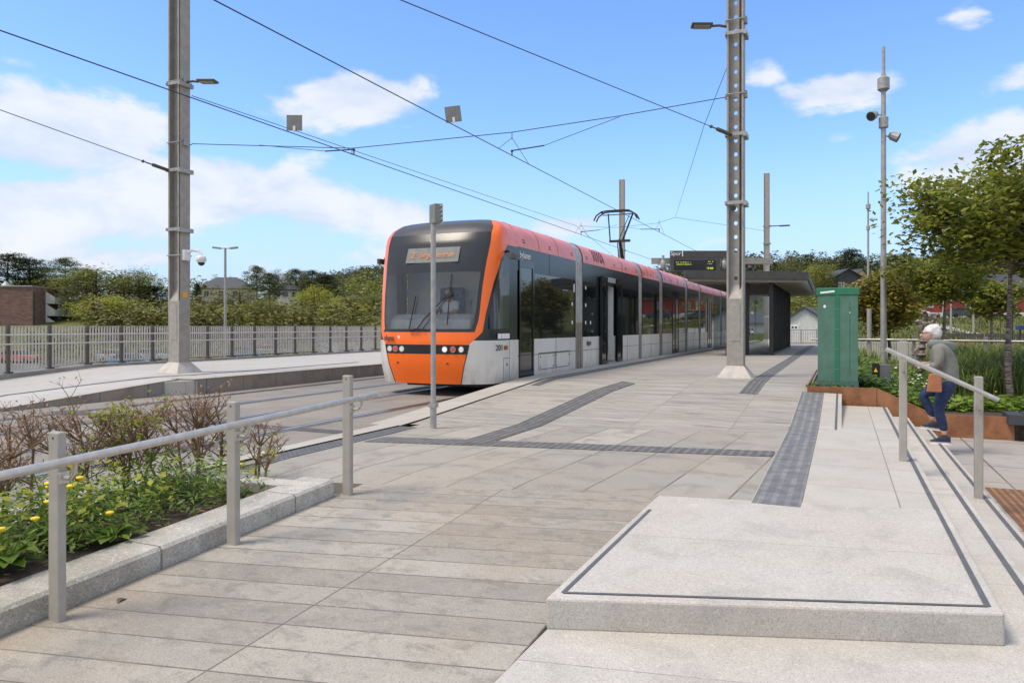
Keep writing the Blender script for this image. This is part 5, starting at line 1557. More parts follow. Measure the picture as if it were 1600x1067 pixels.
rng=np.random.default_rng(5)
def bedz(v,u): return zsoil(v,u)
V=[];Q=[]
for i in range(230):
    px=rng.uniform(1475,1700); y=rng.uniform(14.2,21); p=C(px,y,0); p.z=bedz(p.x,p.y)-.03
    if px<1500 and y<15.5: continue
    v_,q_=grassclump('',p,42,rng.uniform(.5,.85),.5,rng,None,''); b=len(V); V+=v_; Q+=[tuple(i+b for i in f) for f in q_]
for i in range(60):
    px=rng.uniform(1335,1478); y=rng.uniform(17.5,22); p=C(px,y,0); p.z=bedz(p.x,p.y)-.03
    v_,q_=grassclump('',p,40,rng.uniform(.4,.7),.5,rng,None,''); b=len(V); V+=v_; Q+=[tuple(i+b for i in f) for f in q_]
tag(np_mesh('ornamental_grass',V,Q,LF['grass']),'long arching ornamental grass filling the bed behind the woman','grass',kind='stuff')
# pale seeding grass beyond the rail
V=[];Q=[]
for i in range(110):
    px=rng.uniform(1440,1640); y=rng.uniform(21,30); p=C(px,y,-.35)
    v_,q_=grassclump('',p,34,rng.uniform(.8,1.4),.5,rng,None,'',w=.014); b=len(V); V+=v_; Q+=[tuple(i+b for i in f) for f in q_]
tag(np_mesh('wild_grass',V,Q,leafmat('straw_grass',(.15,.15,.05),(.34,.30,.14),.7,.3)),'pale tall wild grass beyond the steel rail','grass',kind='stuff')
def cover(name, pxr, yr, n, ls, leaf, lab, hgt=.12, up=.6, dens=18, rad=.16, cat='plants'):
    cs=[]
    for i in range(n):
        px=rng.uniform(*pxr); y=rng.uniform(*yr); p=C(px,y,0)
        if p.y<13.95 or p.x<-.45: continue
        z=bedz(p.x,p.y); k=dens; a=rng.random(k)*6.283; r=rad*np.sqrt(rng.random(k)); hh=hgt*rng.uniform(.6,1.5)
        cs.append(np.stack([p.x+r*np.cos(a),np.maximum(13.93,p.y+r*np.sin(a)),z+.02+hh*(1-(r/rad)**2)*rng.random(k)],axis=1))
    P=np.concatenate(cs); V,Q=leaves(P,ls,rng,1.25,up,.35)
    return tag(np_mesh(name,V,Q,LF[leaf] if isinstance(leaf,str) else leaf),lab,cat,kind='stuff')
cover('ground_cover',(1262,1345),(12.9,13.6),90,.05,'weed','low feathery green plants at the foot of the green cabinet',.10)
cover('ground_cover',(1338,1470),(12.9,15.5),420,.085,'weed','leafy dark green ground cover behind the rusty edging',.22,dens=20)
cover('ground_cover',(1395,1620),(12.75,14.0),520,.10,'herb','bright green broad-leaved ground cover along the rusty edging',.13,dens=16)
cover('ground_cover',(1345,1470),(15.5,18.5),300,.09,'herb','taller green perennials below the steel rail',.36,dens=24,rad=.25)
cover('pale_flowers',(1375,1480),(15.0,17.2),90,.06,FLW,'creamy white flower heads among the perennials beside the light box',.42,dens=9,rad=.13,cat='flowers')
cover('yellow_flowers',(1400,1600),(13,15.5),34,.045,FLY,'small scattered yellow flowers in the bed behind the rusty edging',.30,dens=2,rad=.05,cat='flowers')
cover('white_flowers',(1395,1480),(13.2,13.9),9,.055,FLW,'few white daisies close to the sloping part of the rusty edging',.28,dens=3,rad=.04,cat='flowers')
# far slope grass tufts: coarse meadow
V=[];Q=[]
for i in range(700):
    px=rng.uniform(1335,1640); y=rng.uniform(34,112); x=(px-800)/F*y; p=CX(x,y,terr(x,y)-.1)
    v_,q_=grassclump('',p,8,rng.uniform(.3,.8),2.2,rng,None,'',w=.05); b=len(V); V+=v_; Q+=[tuple(i+b for i in f) for f in q_]
tag(np_mesh('meadow_grass',V,Q,leafmat('meadow_blades',(.09,.12,.03),(.20,.20,.07),.7,.3)),'rough grass on the slope below the red house','grass',kind='stuff')

# ---------------- the hedge left
def shrub(name, seed, h, lab, leafy=0.0, spread=.28, loc=(0,0,0), dry=.5, dens=1.0):
    rd=random.Random(seed); rg=np.random.default_rng(seed); loc=Vector(loc)
    t=thing(name,loc,lab,'shrub','shrubs of the clipped hedge')
    m=MB(); tips=[]
    def grow(p,d,L,r,lev):
        n=3; pts=[p]; q=p.copy(); dd=d.copy()
        for i in range(n):
            dd=(dd+Vector((rd.gauss(0,.16),rd.gauss(0,.16),rd.gauss(0,.08)))).normalized(); q=q+dd*L/n; pts.append(q.copy())
        m.tube(pts,[r,r*.85,r*.7,r*.5],5 if lev<2 else 3,caps=False)
        tips.append((q.copy(),lev))
        if lev>=3: return
        for k in range({0:int(7*dens),1:4,2:3}[lev]):
            f=rd.uniform(.3,1) if lev else rd.uniform(.35,1); b=pts[0].lerp(pts[-1],f) if lev else pts[min(n,int(f*n))].copy()
            a=rd.uniform(0,6.283); el=rd.uniform(.1,1.0); nd_=Vector((math.cos(a)*math.cos(el),math.sin(a)*math.cos(el),math.sin(el)))
            nd_=(nd_+dd*.35).normalized(); grow(b,nd_,{0:h*.34,1:h*.17,2:h*.09}[lev]*rd.uniform(.6,1.2),r*.5,lev+1)
    for s in range(rd.choice((1,2,2))):
        grow(loc+Vector((rd.gauss(0,.03),rd.gauss(0,.03),-.05)), Vector((rd.gauss(0,.1),rd.gauss(0,.1),1)).normalized(), h*.8, .0135, 0)
    m.build('branches',M['twig'],t)
    tp=[p for p,l in tips if l>=2]
    if dry: 
        sel=[p for p in tp if rd.random()<dry]
        if sel:
            P=np.array([tuple(p) for p in sel]); V,Q=leaves(P,.034,rg,3.0,.2,.4); tag(np_mesh('buds',V,Q,LF['dry'],parent=t),kind='stuff')
    if leafy:
        P=np.array([tuple(p) for p in tp if p.z-loc.z>h*.25 and rd.random()<leafy]*3); P=P+rg.normal(size=P.shape)*.02; V,Q=leaves(P,.042,rg,1.5,.4,.4); np_mesh('leaves',V,Q,LF['lime'],parent=t)
    return t
names=['first','second','third','fourth','fifth','sixth','seventh','eighth','ninth','tenth','eleventh','twelfth','thirteenth','fourteenth']
bases=[(-40,845),(8,818),(55,802),(118,795),(148,778),(193,780),(228,762),(262,750),(290,752),(307,757),(333,749),(372,742),(402,748),(423,755)]
for i,(px,py) in enumerate(bases):
    g=G(px,py,-.02); hh=.97 if i<11 else .78
    if i==5: lab='hedge shrub with fresh lime green leaves, tallest of the row'; lf=.8
    elif i==13: lab='slender hedge shrub with a few yellow-green leaves, last at the right end of the row'; lf=.12
    else: lab='bare twiggy hedge shrub, '+names[i]+' from the left in the row behind the handrail'; lf=0
    shrub('hedge_shrub',100+i,hh*(.95+.1*((i*7)%5)/5)*(.85 if i>=11 else 1),lab,lf,loc=(g.x,g.y,-.03),dry=.9,dens=1.5 if i<11 else .7)
# undergrowth
rng=np.random.default_rng(12)
cs=[]
for i in range(620):
    u=rng.uniform(.5,4.65); v=rng.uniform(-5.3,-4.2); k=12; a=rng.random(k)*6.283; r=.10*np.sqrt(rng.random(k)); hh=rng.uniform(.08,.36)*(1 if v<-4.35 else .6)
    cs.append(np.stack([v+r*np.cos(a),u+r*np.sin(a),hh*rng.random(k)+.0],axis=1))
P=np.concatenate(cs); V,Q=leaves(P,.05,rng,3.2,.4,.5)
tag(np_mesh('undergrowth',V,Q,LF['weed']),'dense green weeds growing under the hedge','weeds',kind='stuff')
cs=[]
for i in range(260):
    u=rng.uniform(.5,4.65); v=rng.uniform(-5.3,-4.2); hh=rng.uniform(.2,.44); k=14
    z=np.linspace(.03,hh,k); a=np.arange(k)*2.4
    cs.append(np.stack([v+.03*np.cos(a)+z*.1,u+.03*np.sin(a),z],axis=1))
P=np.concatenate(cs); V,Q=leaves(P,.065,rng,4.0,.35,.4)
tag(np_mesh('undergrowth',V,Q,LF['herb']),'upright narrow-leaved stems between the hedge trunks','weeds',kind='stuff')
cs=[]
for i in range(90):
    u=rng.uniform(.5,4.65); v=rng.uniform(-5.3,-4.2); k=8; a=rng.random(k)*6.283; r=.09*np.sqrt(rng.random(k))
    cs.append(np.stack([v+r*np.cos(a),u+r*np.sin(a),.12+.25*rng.random(k)],axis=1))
P=np.concatenate(cs); V,Q=leaves(P,.055,rng,1.8,.5,.5)
tag(np_mesh('undergrowth',V,Q,LF['yell']),'broader yellow-green leaves scattered through the weeds under the hedge','weeds',kind='stuff')
cs=np.stack([rng.uniform(-5.3,-4.16,500),rng.uniform(.3,4.7,500),rng.uniform(-.02,.03,500)],axis=1); V,Q=leaves(cs,.05,rng,1.6,.9,.4)
tag(np_mesh('leaf_litter',V,Q,LF['dry']),'dry brown leaves lying on the soil of the hedge bed','leaves',kind='stuff')
for i,(px,py,l) in enumerate([(192,940,'curled dark brown leaf lying on the paving right of the first handrail post'),(345,838,'small dry leaf on the paving at the foot of the second handrail post'),(1235,715,'tiny dry leaf on the paving just left of the grey ribbed panel')]):
    z_=zplat(*G(px,py,-.12 if i<2 else 0)[:2]); p=G(px,py,z_); m=MB(); L_=(.07,.03,.02)[i]; d=Vector((CA*.3-SA,SA*.3+CA,0)).normalized(); sd_=Vector((-d.y,d.x,0))
    for k in range(4):
        f0,f1=k/4,(k+1)/4; w0,w1=[L_*.28*math.sin(math.pi*max(.04,f)) for f in (f0,min(.97,f1))]; c0=p+d*L_*(f0-.5)+sd_*L_*.25*math.sin(f0*3)+Vector((0,0,.006+.012*math.sin(f0*3.1))); c1_=p+d*L_*(f1-.5)+sd_*L_*.25*math.sin(f1*3)+Vector((0,0,.006+.012*math.sin(f1*3.1)))
        m.add([c0-sd_*w0,c0+sd_*w0,c1_+sd_*w1,c1_-sd_*w1],[(0,1,2,3)])
    tag(m.build('fallen_leaf',mat('brown_leaf_%d'%i,(.10,.06,.025),.7),loc=p),l,'leaf')
cs=rng.random((260,3))*np.array([1.1,4.1,.16])+np.array([-5.3,.6,.06]); V,Q=leaves(cs,.014,rng,1.1,.7,.3); tag(np_mesh('tiny_flowers',V,Q,FLW),'tiny white blossoms dotted through the weeds under the hedge','flowers',kind='stuff')
def dandelion(loc, n, L, lab, flowers, seed, hf=.33):
    rd=random.Random(seed); loc=Vector(loc); t=thing('dandelion_plant',loc,lab,'plant','leafy plants at the foot of the hedge')
    m=MB()
    for i in range(n):
        a=i*2.4+rd.uniform(-.3,.3); l=L*rd.uniform(.65,1.15); el=rd.uniform(.25,1.25); w=l*rd.uniform(.14,.2); d=Vector((math.cos(a),math.sin(a),0)); sd=Vector((-d.y,d.x,0)); pts=[]
        for k in range(6):
            f=k/5; p=loc+d*l*f*math.cos(el)*(1.0)+Vector((0,0,l*(math.sin(el)*f-.75*f*f*math.sin(el)+.02))); ww=w*(.25,.55,.9,1.0,.75,.1)[k]*(1+.12*rd.uniform(-1,1))
            pts.append((p-sd*ww+Vector((0,0,ww*.35)),p,p+sd*ww+Vector((0,0,ww*.35))))
        vs=[q for r in pts for q in r]; fs=[]
        for k in range(5):
            b=k*3; fs+=[(b,b+1,b+4,b+3),(b+1,b+2,b+5,b+4)]
        m.add(vs,fs)
    o=m.build('leaves',LF['herb'] if seed%2 else LF['weed'],t,smooth=True)
    for k in range(flowers):
        a=rd.uniform(0,6.28); r=L*rd.uniform(.1,.6); tip=loc+Vector((math.cos(a)*r,math.sin(a)*r,hf*rd.uniform(.6,1.1)))
        m=MB(); m.tube([loc,loc.lerp(tip,.5)+Vector((0,0,.03)),tip],.0035,5); f=m.build('stem',LF['herb'],t)
        m=MB(); m.lathe([(.004,-.014),(.012,-.007),(.025,.004),(.023,.011),(.008,.015)],tuple(tip),10); m.build('flower',FLY,f)
    return t
dd=[((-4.30,2.62),16,.26,'large-leaved weed hanging over the kerb edge just right of the first handrail post',4,.34),((-4.45,3.0),18,.30,'dandelion with the most yellow flowers, behind the first handrail post',9,.46),((-4.36,2.25),18,.24,'clump of bright upright leaves left of the first handrail post',1,.3),
    ((-4.8,2.1),14,.26,'leafy weed at the far left end of the bed',2,.32),((-4.24,3.25),12,.2,'broad leaf plant creeping onto the kerb between the first two posts',1,.15),((-4.7,2.7),14,.26,'leafy weed under the second hedge trunk',1,.3),
    ((-4.9,3.5),14,.24,'leafy weed among the trunks of the lime green shrub',0,.3),((-4.4,4.45),12,.2,'small dandelion near the right end of the hedge',2,.26),((-4.28,1.75),16,.24,'leafy clump cut by the left edge of the picture',1,.25)]
for i,((v,u),n,L,lab,fl,hf) in enumerate(dd): dandelion((v,u,0),n,L,lab,fl,41+i,hf)

# ---------------- houses
WIN = mat('far_window_glass',(.05,.06,.07),.1,0,.2,1,spec=.8); WFR = M['whitep']
def wallframe(px0,px1,y,rot=0): pass
def house(name,label,px,y,z0,w,d,h,roofh,wallm,roofm,rot=0,basem=None,baseh=0,wins=(),ridge='x',over=.35,cat='house'):
    """box house with gabled roof; front faces the photographer, rot turns it"""
    p=C(px,y,z0); t=thing(name,p,label,cat)
    an=A+rot; ex=Vector((math.cos(an),math.sin(an),0)); ey=Vector((-math.sin(an),math.cos(an),0)); ez=Vector((0,0,1))
    def L(x,yy,z): return p+ex*x+ey*yy+ez*z
    def lb(m,x0,x1,y0,y1,za,zb,mi=0): m.obox(L((x0+x1)/2,(y0+y1)/2,(za+zb)/2),ex*(x1-x0)/2,ey*(y1-y0)/2,ez*(zb-za)/2,mi)
    m=MB(); lb(m,-w/2,w/2,0,d,baseh if basem else 0,h); 
    if ridge=='x':
        for sx in (-1,1):
            a=[L(sx*w/2,0,h),L(sx*w/2,d,h),L(sx*w/2,d/2,h+roofh)]; m.add(a,[(0,1,2) if sx>0 else (2,1,0)])
    elif ridge=='y':
        for yy,fl in ((0,0),(d,1)):
            a=[L(-w/2,yy,h),L(w/2,yy,h),L(0,yy,h+roofh)]; m.add(a,[(0,1,2) if not fl else (2,1,0)])
    m.build('wall',wallm,t)
    if basem: m=MB(); lb(m,-w/2-.02,w/2+.02,-.02,d+.02,-1.5,baseh); m.build('basement',basem,t)
    m=MB()
    if ridge=='x':
        for s,(ya,yb) in ((1,(-over,d/2)),(-1,(d+over,d/2))):
            za=h-roofh*over/(d/2); a=L(-w/2-over,ya,za); b=L(w/2+over,ya,za); c=L(w/2+over,yb,h+roofh); e=L(-w/2-over,yb,h+roofh); th=Vector((0,0,.14))
            m.add([a,b,c,e,a+th,b+th,c+th,e+th],[(0,1,2,3)[::-1],(4,5,6,7),(0,1,5,4),(1,2,6,5),(2,3,7,6),(3,0,4,7)])
    elif ridge=='y':
        for s in (-1,1):
            za=h-roofh*over/(w/2); a=L(s*(w/2+over),-over,za); b=L(s*(w/2+over),d+over,za); c=L(0,d+over,h+roofh); e=L(0,-over,h+roofh); th=Vector((0,0,.14))
            m.add([a,b,c,e,a+th,b+th,c+th,e+th],[(0,1,2,3),(4,5,6,7),(0,1,5,4),(1,2,6,5),(2,3,7,6),(3,0,4,7)])
    elif ridge=='hip':
        o_=over; zb=h; a=[L(-w/2-o_,-o_,zb),L(w/2+o_,-o_,zb),L(w/2+o_,d+o_,zb),L(-w/2-o_,d+o_,zb),L(-w/2+d/2,d/2,h+roofh),L(w/2-d/2,d/2,h+roofh)]
        m.add(a,[(0,1,5,4),(1,2,5),(2,3,4,5),(3,0,4),(3,2,1,0)])
    if ridge!='flat': m.build('roof',roofm,t)
    for (x,z,ww,hh) in wins:
        f=MB(); 
        for (xa,xb,za,zb) in ((x-ww/2-.12,x-ww/2,z-.12,z+hh+.12),(x+ww/2,x+ww/2+.12,z-.12,z+hh+.12),(x-ww/2,x+ww/2,z-.12,z),(x-ww/2,x+ww/2,z+hh,z+hh+.12),(x-.04,x+.04,z,z+hh),(x-ww/2,x-.04,z+hh*.5-.03,z+hh*.5+.03),(x+.04,x+ww/2,z+hh*.5-.03,z+hh*.5+.03)): lb(f,xa,xb,-.07,-.0,za,zb)
        o=f.build('window',WFR,t); g=MB(); lb(g,x-ww/2,x+ww/2,-.03,-.012,z,z+hh); g.build('pane',WIN,o)
    return t,L,lb,ex,ey
REDW = mat('falu_red_boards',(.33,.055,.035),.75,0,.15,1); 
# red house
yr=112; zr0=H-(499-510)*yr/F
t,L,lb,ex,ey=house('red_house','long red wooden house with white basement on the slope behind the cherry trees',1530,yr,zr0-.2,19.4,9,4.2,3.0,REDW,M['tileroof'],0,M['whitep'],1.25,
   wins=[(-7.6,2.1,1.0,1.0),(-1.4,1.95,1.05,1.35),(5.0,1.95,1.05,1.35),(8.0,1.95,1.05,1.35),(-1.5,.2,.9,.5),(3,.2,.9,.5)],ridge='x',over=.4)
m=MB(); lb(m,-9.72,-9.5,-.1,-.0,0,4.2); lb(m,-5.6,-5.4,-.08,0,1.25,6.0); lb(m,9.5,9.72,-.1,0,0,4.2); m.build('corner_board',M['whitep'],t)
m=MB(); lb(m,-8.0,-6.2,-.08,-.03,-.2,1.05); m.build('garage_door',mat('dark_green_door',(.02,.07,.05),.5),t)
m=MB(); lb(m,-9.9,-9.75,-.5,9.5,3.9,4.1); m.build('gutter',M['whitep'],t)
DKW=mat('dark_grey_boards',(.055,.055,.055),.7)
yd=150; house('dark_house','dark grey gabled house with two white windows on the hill above the green cabinet',1325,yd,H+58*yd/F-1.5-0,5.6,7,4.0,1.6,DKW,M['tileroof'],.0,M['whitep'],.9,wins=[(-1.35,1.6,.9,1.2),(1.3,2.2,.9,.5)],ridge='y',over=.4)
house('yellow_house','small yellow house with slate roof beside the dark pine',1347,165,H+62*165/F,3.6,6,2.4,1.5,mat('yellow_boards',(.6,.45,.2),.7),M['tileroof'],.35,ridge='y',over=.3)
yw=62; house('white_house','small white boarded house with dark slate roof just left of the green cabinet',1257,yw,.0,3.9,4.5,1.55,1.35,mat('white_boards',(.55,.56,.55),.6),M['tileroof'],-.5,wins=[(-.8,.75,.45,.6)],ridge='y',over=.25)
house('grey_roofed_house','pale house with dark roof seen through the shelter glass',1178,66,-.1,5.4,5,1.75,.9,M['whitep'],M['tileroof'],0,wins=[(-.3,.7,.5,.6)],ridge='x')
# white picket fence
t=thing('picket_fence',C(1258,52,.1),'white picket fence in front of the small white house','fence')
m=MB(); a=C(1236,52,.0); b=C(1300,52,.0)
n=26
for i in range(n+1):
    p=a.lerp(b,i/n); m.obox((p.x,p.y,.62),ex*.045,ey*.01,(0,0,.6))
m.build('pickets',M['whitep'],t)
m=MB(); m.obox(((a+b)/2)+Vector((0,0,.95)),ex*((b-a).length/2),ey*.02,(0,0,.04)); m.obox(((a+b)/2)+Vector((0,0,.3)),ex*((b-a).length/2),ey*.02,(0,0,.04)); m.build('fence_rail',M['whitep'],t)
# railing at the end of the platform, and grey low fence further right
def barfence(px0,y0,px1,y1,zb,zt,lab,n,mm,r=.02,posts=6):
    a=C(px0,y0,0); b=C(px1,y1,0); t=thing('bar_fence',a,lab,'fence')
    m=MB()
    for i in range(n+1): p=a.lerp(b,i/n); m.box(p.x-r,p.x+r,p.y-r,p.y+r,zb,zt-.03)
    m.build('bars',mm,t); m=MB(); m.bar((a.x,a.y,zt),(b.x,b.y,zt),.05,.05); m.bar((a.x,a.y,zb+.1),(b.x,b.y,zb+.1),.04,.04); m.build('top_rail',mm,t)
    for i in range(posts+1): m=MB(); p=a.lerp(b,i/posts); m.box(p.x-.04,p.x+.04,p.y-.04,p.y+.04,zb-.3,zt+.05); m.build('post',mm,t)
barfence(1228,44,1300,44,.25,1.15,'grey railing closing the far end of the platform walkway',26,M['post'],.014,3)
barfence(1335,34,1450,33,-.35,.62,'low light grey bar fence behind the garden railing',44,M['whitep'],.02,5)
barfence(1480,52,1640,46,-.2,.85,'dark brown slatted fence in front of the sloping path',60,M['char'],.035,8)
for i,(px,y,tp) in enumerate([(1370,60,488),(1391,60,488),(1530,70,485),(1563,66,478),(1582,40,462),(1461,60,492)]):
    p=C(px,y,-.3); m=MB(); m.tube([p,p+Vector((0,0,zpx(tp,y)+.3))],.035,6)
    tag(m.build('thin_post',M['dark'],loc=p),'thin dark upright post in the meadow, '+names[i]+' of six counted from the '+('left' if True else ''),'post','thin dark posts on the meadow') if False else tag(m.build('thin_post',M['dark'],loc=p),['thin dark post in the meadow, left of the tall light pole','thin dark post in the meadow, right of the tall light pole','thin dark post between the two lamp posts by the path','thin dark post right of the road lamp, next to a cherry trunk','taller dark post near the right picture edge','thin dark post above the head of the woman'][i],'post','thin dark posts on the meadow')
for i,(px,y,tp) in enumerate([(1486,58,466),(1521,62,438)]):
    p=C(px,y,-.2); m=MB(); m.tube([p,p+Vector((0,0,zpx(tp,y)+.2))],[.09,.06],10); t=thing('road_lamp',p,['short pale lamp post by the path, behind the cherry trunk','taller pale lamp post standing before the red house'][i],'lamp post','pale lamp posts by the path'); m.build('pole',M['post'],t)
    m=MB(); m.lathe([(.05,0),(.16,.05),(.16,.2),(.03,.3)],(p.x,p.y,zpx(tp,y)-.05),10); m.build('lamp_head',M['whitep'],t)
p=C(1594,44,0); m=MB(); m.obox(p+Vector((0,0,zpx(512,44))),ex*.2,ey*.15,(0,0,.13)); t=thing('mailbox',p,'blue mailbox on a post at the right edge, beyond the dark fence','mailbox'); m.build('box',mat('blue_box',(.02,.06,.2),.4),t,bev=.02); m=MB(); m.box(p.x-.04,p.x+.04,p.y-.04,p.y+.04,-.3,zpx(512,44)-.1); m.build('post',M['dark'],t)
# path
pts=[(1395,488,105),(1425,492,100),(1450,498,88),(1490,507,72),(1530,512,62),(1575,520,50)]
m=MB(); prev=None
for i in range(len(pts)-1):
    a=pts[i];b=pts[i+1]
    for k in range(4):
        f=k/4; f2=(k+1)/4
        q=[]
        for ff in (f,f2):
            px=a[0]+(b[0]-a[0])*ff; y=a[2]+(b[2]-a[2])*ff; w_=2.2
            for s in (-1,1):
                yy=y+s*w_*1.2; x=(px-800)/F*y+s*w_*.8; pp=CX(x,yy,terr(x,yy)+.12); q.append(pp)
        m.add(q,[(0,1,3,2)])
tag(m.build('path',TRACKG),kind='structure')

# cars
def car_(px,y,z,rot,colr,lab):
    p=C(px,y,z); t=thing('parked_car',p,lab,'car','cars parked on the slope')
    an=A+rot; ex_=Vector((math.cos(an),math.sin(an),0)); ey_=Vector((-math.sin(an),math.cos(an),0))
    def body(prof,w,mt,nm,bev=.06,par=None):
        m=MB(); n=len(prof); vs=[p+ey_*yy-ex_*w/2+Vector((0,0,zz)) for yy,zz in prof]+[p+ey_*yy+ex_*w/2+Vector((0,0,zz)) for yy,zz in prof]
        m.add(vs,[tuple(range(n)),tuple(range(n,2*n))[::-1]]+[(i,i+n,(i+1)%n+n,(i+1)%n) for i in range(n)]); return m.build(nm,mt,par or t,bev=bev)
    cm=mat('car_paint_'+lab.split()[0],colr,.25,0,.05,coat=.5)
    body([(-2.2,.3),(-2.2,.85),(-1.9,.98),(-1.0,1.02),(-.3,1.05),(1.9,1.05),(2.15,.9),(2.2,.3)],1.75,cm,'body')
    body([(-1.1,1.0),(-.4,1.48),(1.2,1.5),(1.95,1.0)],1.5,M['black'],'cabin_glass'); body([(-.38,1.46),(-.3,1.53),(1.1,1.54),(1.2,1.48)],1.4,cm,'roof')
    for s in (-1,1):
        for yy in (-1.35,1.35):
            m=MB(); c=p+ey_*yy+ex_*s*.8+Vector((0,0,.32)); m.tube([c-ex_*.1,c+ex_*.1],.32,14); m.build('wheel',M['rubber'],t)
        m=MB(); m.obox(p-ey_*2.19+ex_*s*.62+Vector((0,0,.72)),ex_*.17,ey_*.04,(0,0,.09)); m.build('headlight',LENS,t)
    return t
car_(1427,104,zpx(498,104),.25,(.55,.55,.56),'silver car parked beside the white basement corner of the red house')
car_(1408,100,zpx(499,100),.9,(.03,.04,.07),'dark blue car next to the silver car')
car_(1505,106,zpx(497,106),1.45,(.03,.035,.04),'black car in front of the red house basement')
# left side things behind the fence
yb_=150
bm=NT('far_brick'); 
def brickmat():
    m,nt,b=NT('brown_brick'); v=objco(nt,rot=(0,0,-A)); sx=nd(nt,'ShaderNodeSeparateXYZ'); nt.links.new(v,sx.inputs[0]); cb=nd(nt,'ShaderNodeCombineXYZ')
    nt.links.new(math_n(nt,'ADD',sx.outputs[0],sx.outputs[1]),cb.inputs[0]); nt.links.new(sx.outputs[2],cb.inputs[1])
    br=nd(nt,'ShaderNodeTexBrick'); nt.links.new(cb.outputs[0],br.inputs['Vector']); br.inputs['Scale'].default_value=1; br.inputs['Brick Width'].default_value=.9; br.inputs['Row Height'].default_value=.22; br.inputs['Mortar Size'].default_value=.02
    br.inputs['Color1'].default_value=(.13,.065,.05,1); br.inputs['Color2'].default_value=(.24,.14,.105,1); br.inputs['Mortar'].default_value=(.2,.16,.14,1)
    n=noise(nt,cb.outputs[0],1.2,5); nt.links.new(mixc(nt,math_n(nt,'MULTIPLY',ramp(nt,n,.4,.7),.5),br.outputs['Color'],(.12,.07,.055)),b.inputs['Base Color']); b.inputs['Roughness'].default_value=.9; return m
BR=brickmat(); bpy.data.materials.remove(bm[0])
p0=C(-60,yb_,-5); t=thing('brick_building',p0,'brown brick apartment block with flat roof and white balconies at the left edge','building')
def Y(px,y): return C(px,y,0)
top=zpx(448,yb_)
a=Y(-160,yb_); b=Y(51,yb_); c=Y(108,yb_*1.13); d=Y(-120,yb_*1.25)
m=MB(); m.prism([(a.x,a.y),(b.x,b.y),(c.x,c.y),(d.x,d.y)],-5,top); m.build('wall',BR,t)
m=MB(); m.prism([(a.x,a.y),(b.x+.1,b.y-.2),(c.x+.2,c.y),(d.x,d.y)],top,top+.25); m.build('roof_edge',M['galvl'],t)
dirv=(c-b).normalized(); nv=Vector((dirv.y,-dirv.x,0)); Lb=(c-b).length
m=MB(); e=b+dirv*.7; m.obox(e+Vector((0,0,(top-5)/2))+nv*.03,dirv*.35,nv*.03,(0,0,(top+5)/2-1)); m.build('stair_window',M['char'],t)
for f0 in (.47,.80):
    for k in range(3):
        zc=top-2.6-k*2.62; s=b+dirv*Lb*f0
        m=MB(); m.obox(s+nv*.9+Vector((0,0,zc-.6)),dirv*(Lb*.14),nv*.9,(0,0,.06)); 
        o=m.build('balcony',M['whitep'],t)
        m=MB(); m.obox(s+nv*1.75+Vector((0,0,zc+.05)),dirv*(Lb*.14),nv*.05,(0,0,.65)); m.build('parapet',M['whitep'],o)
        m=MB(); q0=s-dirv*Lb*.14; m.add([q0+Vector((0,0,zc+2.0)),q0+Vector((0,0,zc-.6)),q0+nv*1.8+Vector((0,0,zc-.6)),q0+nv*1.8+Vector((0,0,zc+.7))],[(0,1,2,3)])
        m.build('side_screen',mat('balcony_white',(.7,.7,.68),.6),o)
        m=MB(); m.obox(s+nv*.03+Vector((0,0,zc+.6)),dirv*(Lb*.11),nv*.02,(0,0,1.0)); m.build('balcony_door',WIN,o)
m=MB(); q=Y(9,yb_+6); m.lathe([(.9,0),(.9,.3),(.3,1.1),(.2,1.3)],(q.x,q.y,top+.2),12); m.build('roof_vent',M['galvl'],t)
# slate-roofed house and villa on the hill
hy=205; house('slate_roof_house','wide cream house with dark slate roof and dormers on the hill right of the mast',345,hy,zpx(472,hy),14.5,9,3.8,3.4,mat('cream_render',(.62,.58,.48),.7),M['tileroof'],0,wins=[(-4,1.6,1.3,1.5),(0,1.6,1.3,1.5),(4,1.6,1.3,1.5)],ridge='hip',over=.7)
vy=200; p=C(452,vy,zpx(483,vy)); t=thing('octagonal_villa',p,'pale octagonal villa with low slate roof between the pines on the hill','house')
m=MB(); m.lathe([(3.6,-3),(3.6,2.6),(3.3,2.6),(3.3,5.0)],tuple(p),8); m.build('wall',mat('villa_render',(.55,.52,.46),.7),t)
m=MB(); m.lathe([(4.1,5.0),(4.1,5.2),(1.5,6.6),(.05,7.0)],tuple(p),8); m.build('roof',M['tileroof'],t)
for i in range(8):
    an=2*math.pi*(i+.5)/8; d_=Vector((math.cos(an),math.sin(an),0)); s_=Vector((-d_.y,d_.x,0)); m=MB(); m.obox(p+d_*3.08+Vector((0,0,3.9)),d_*.05,s_*.65,(0,0,.6)); m.build('window',WIN,t)
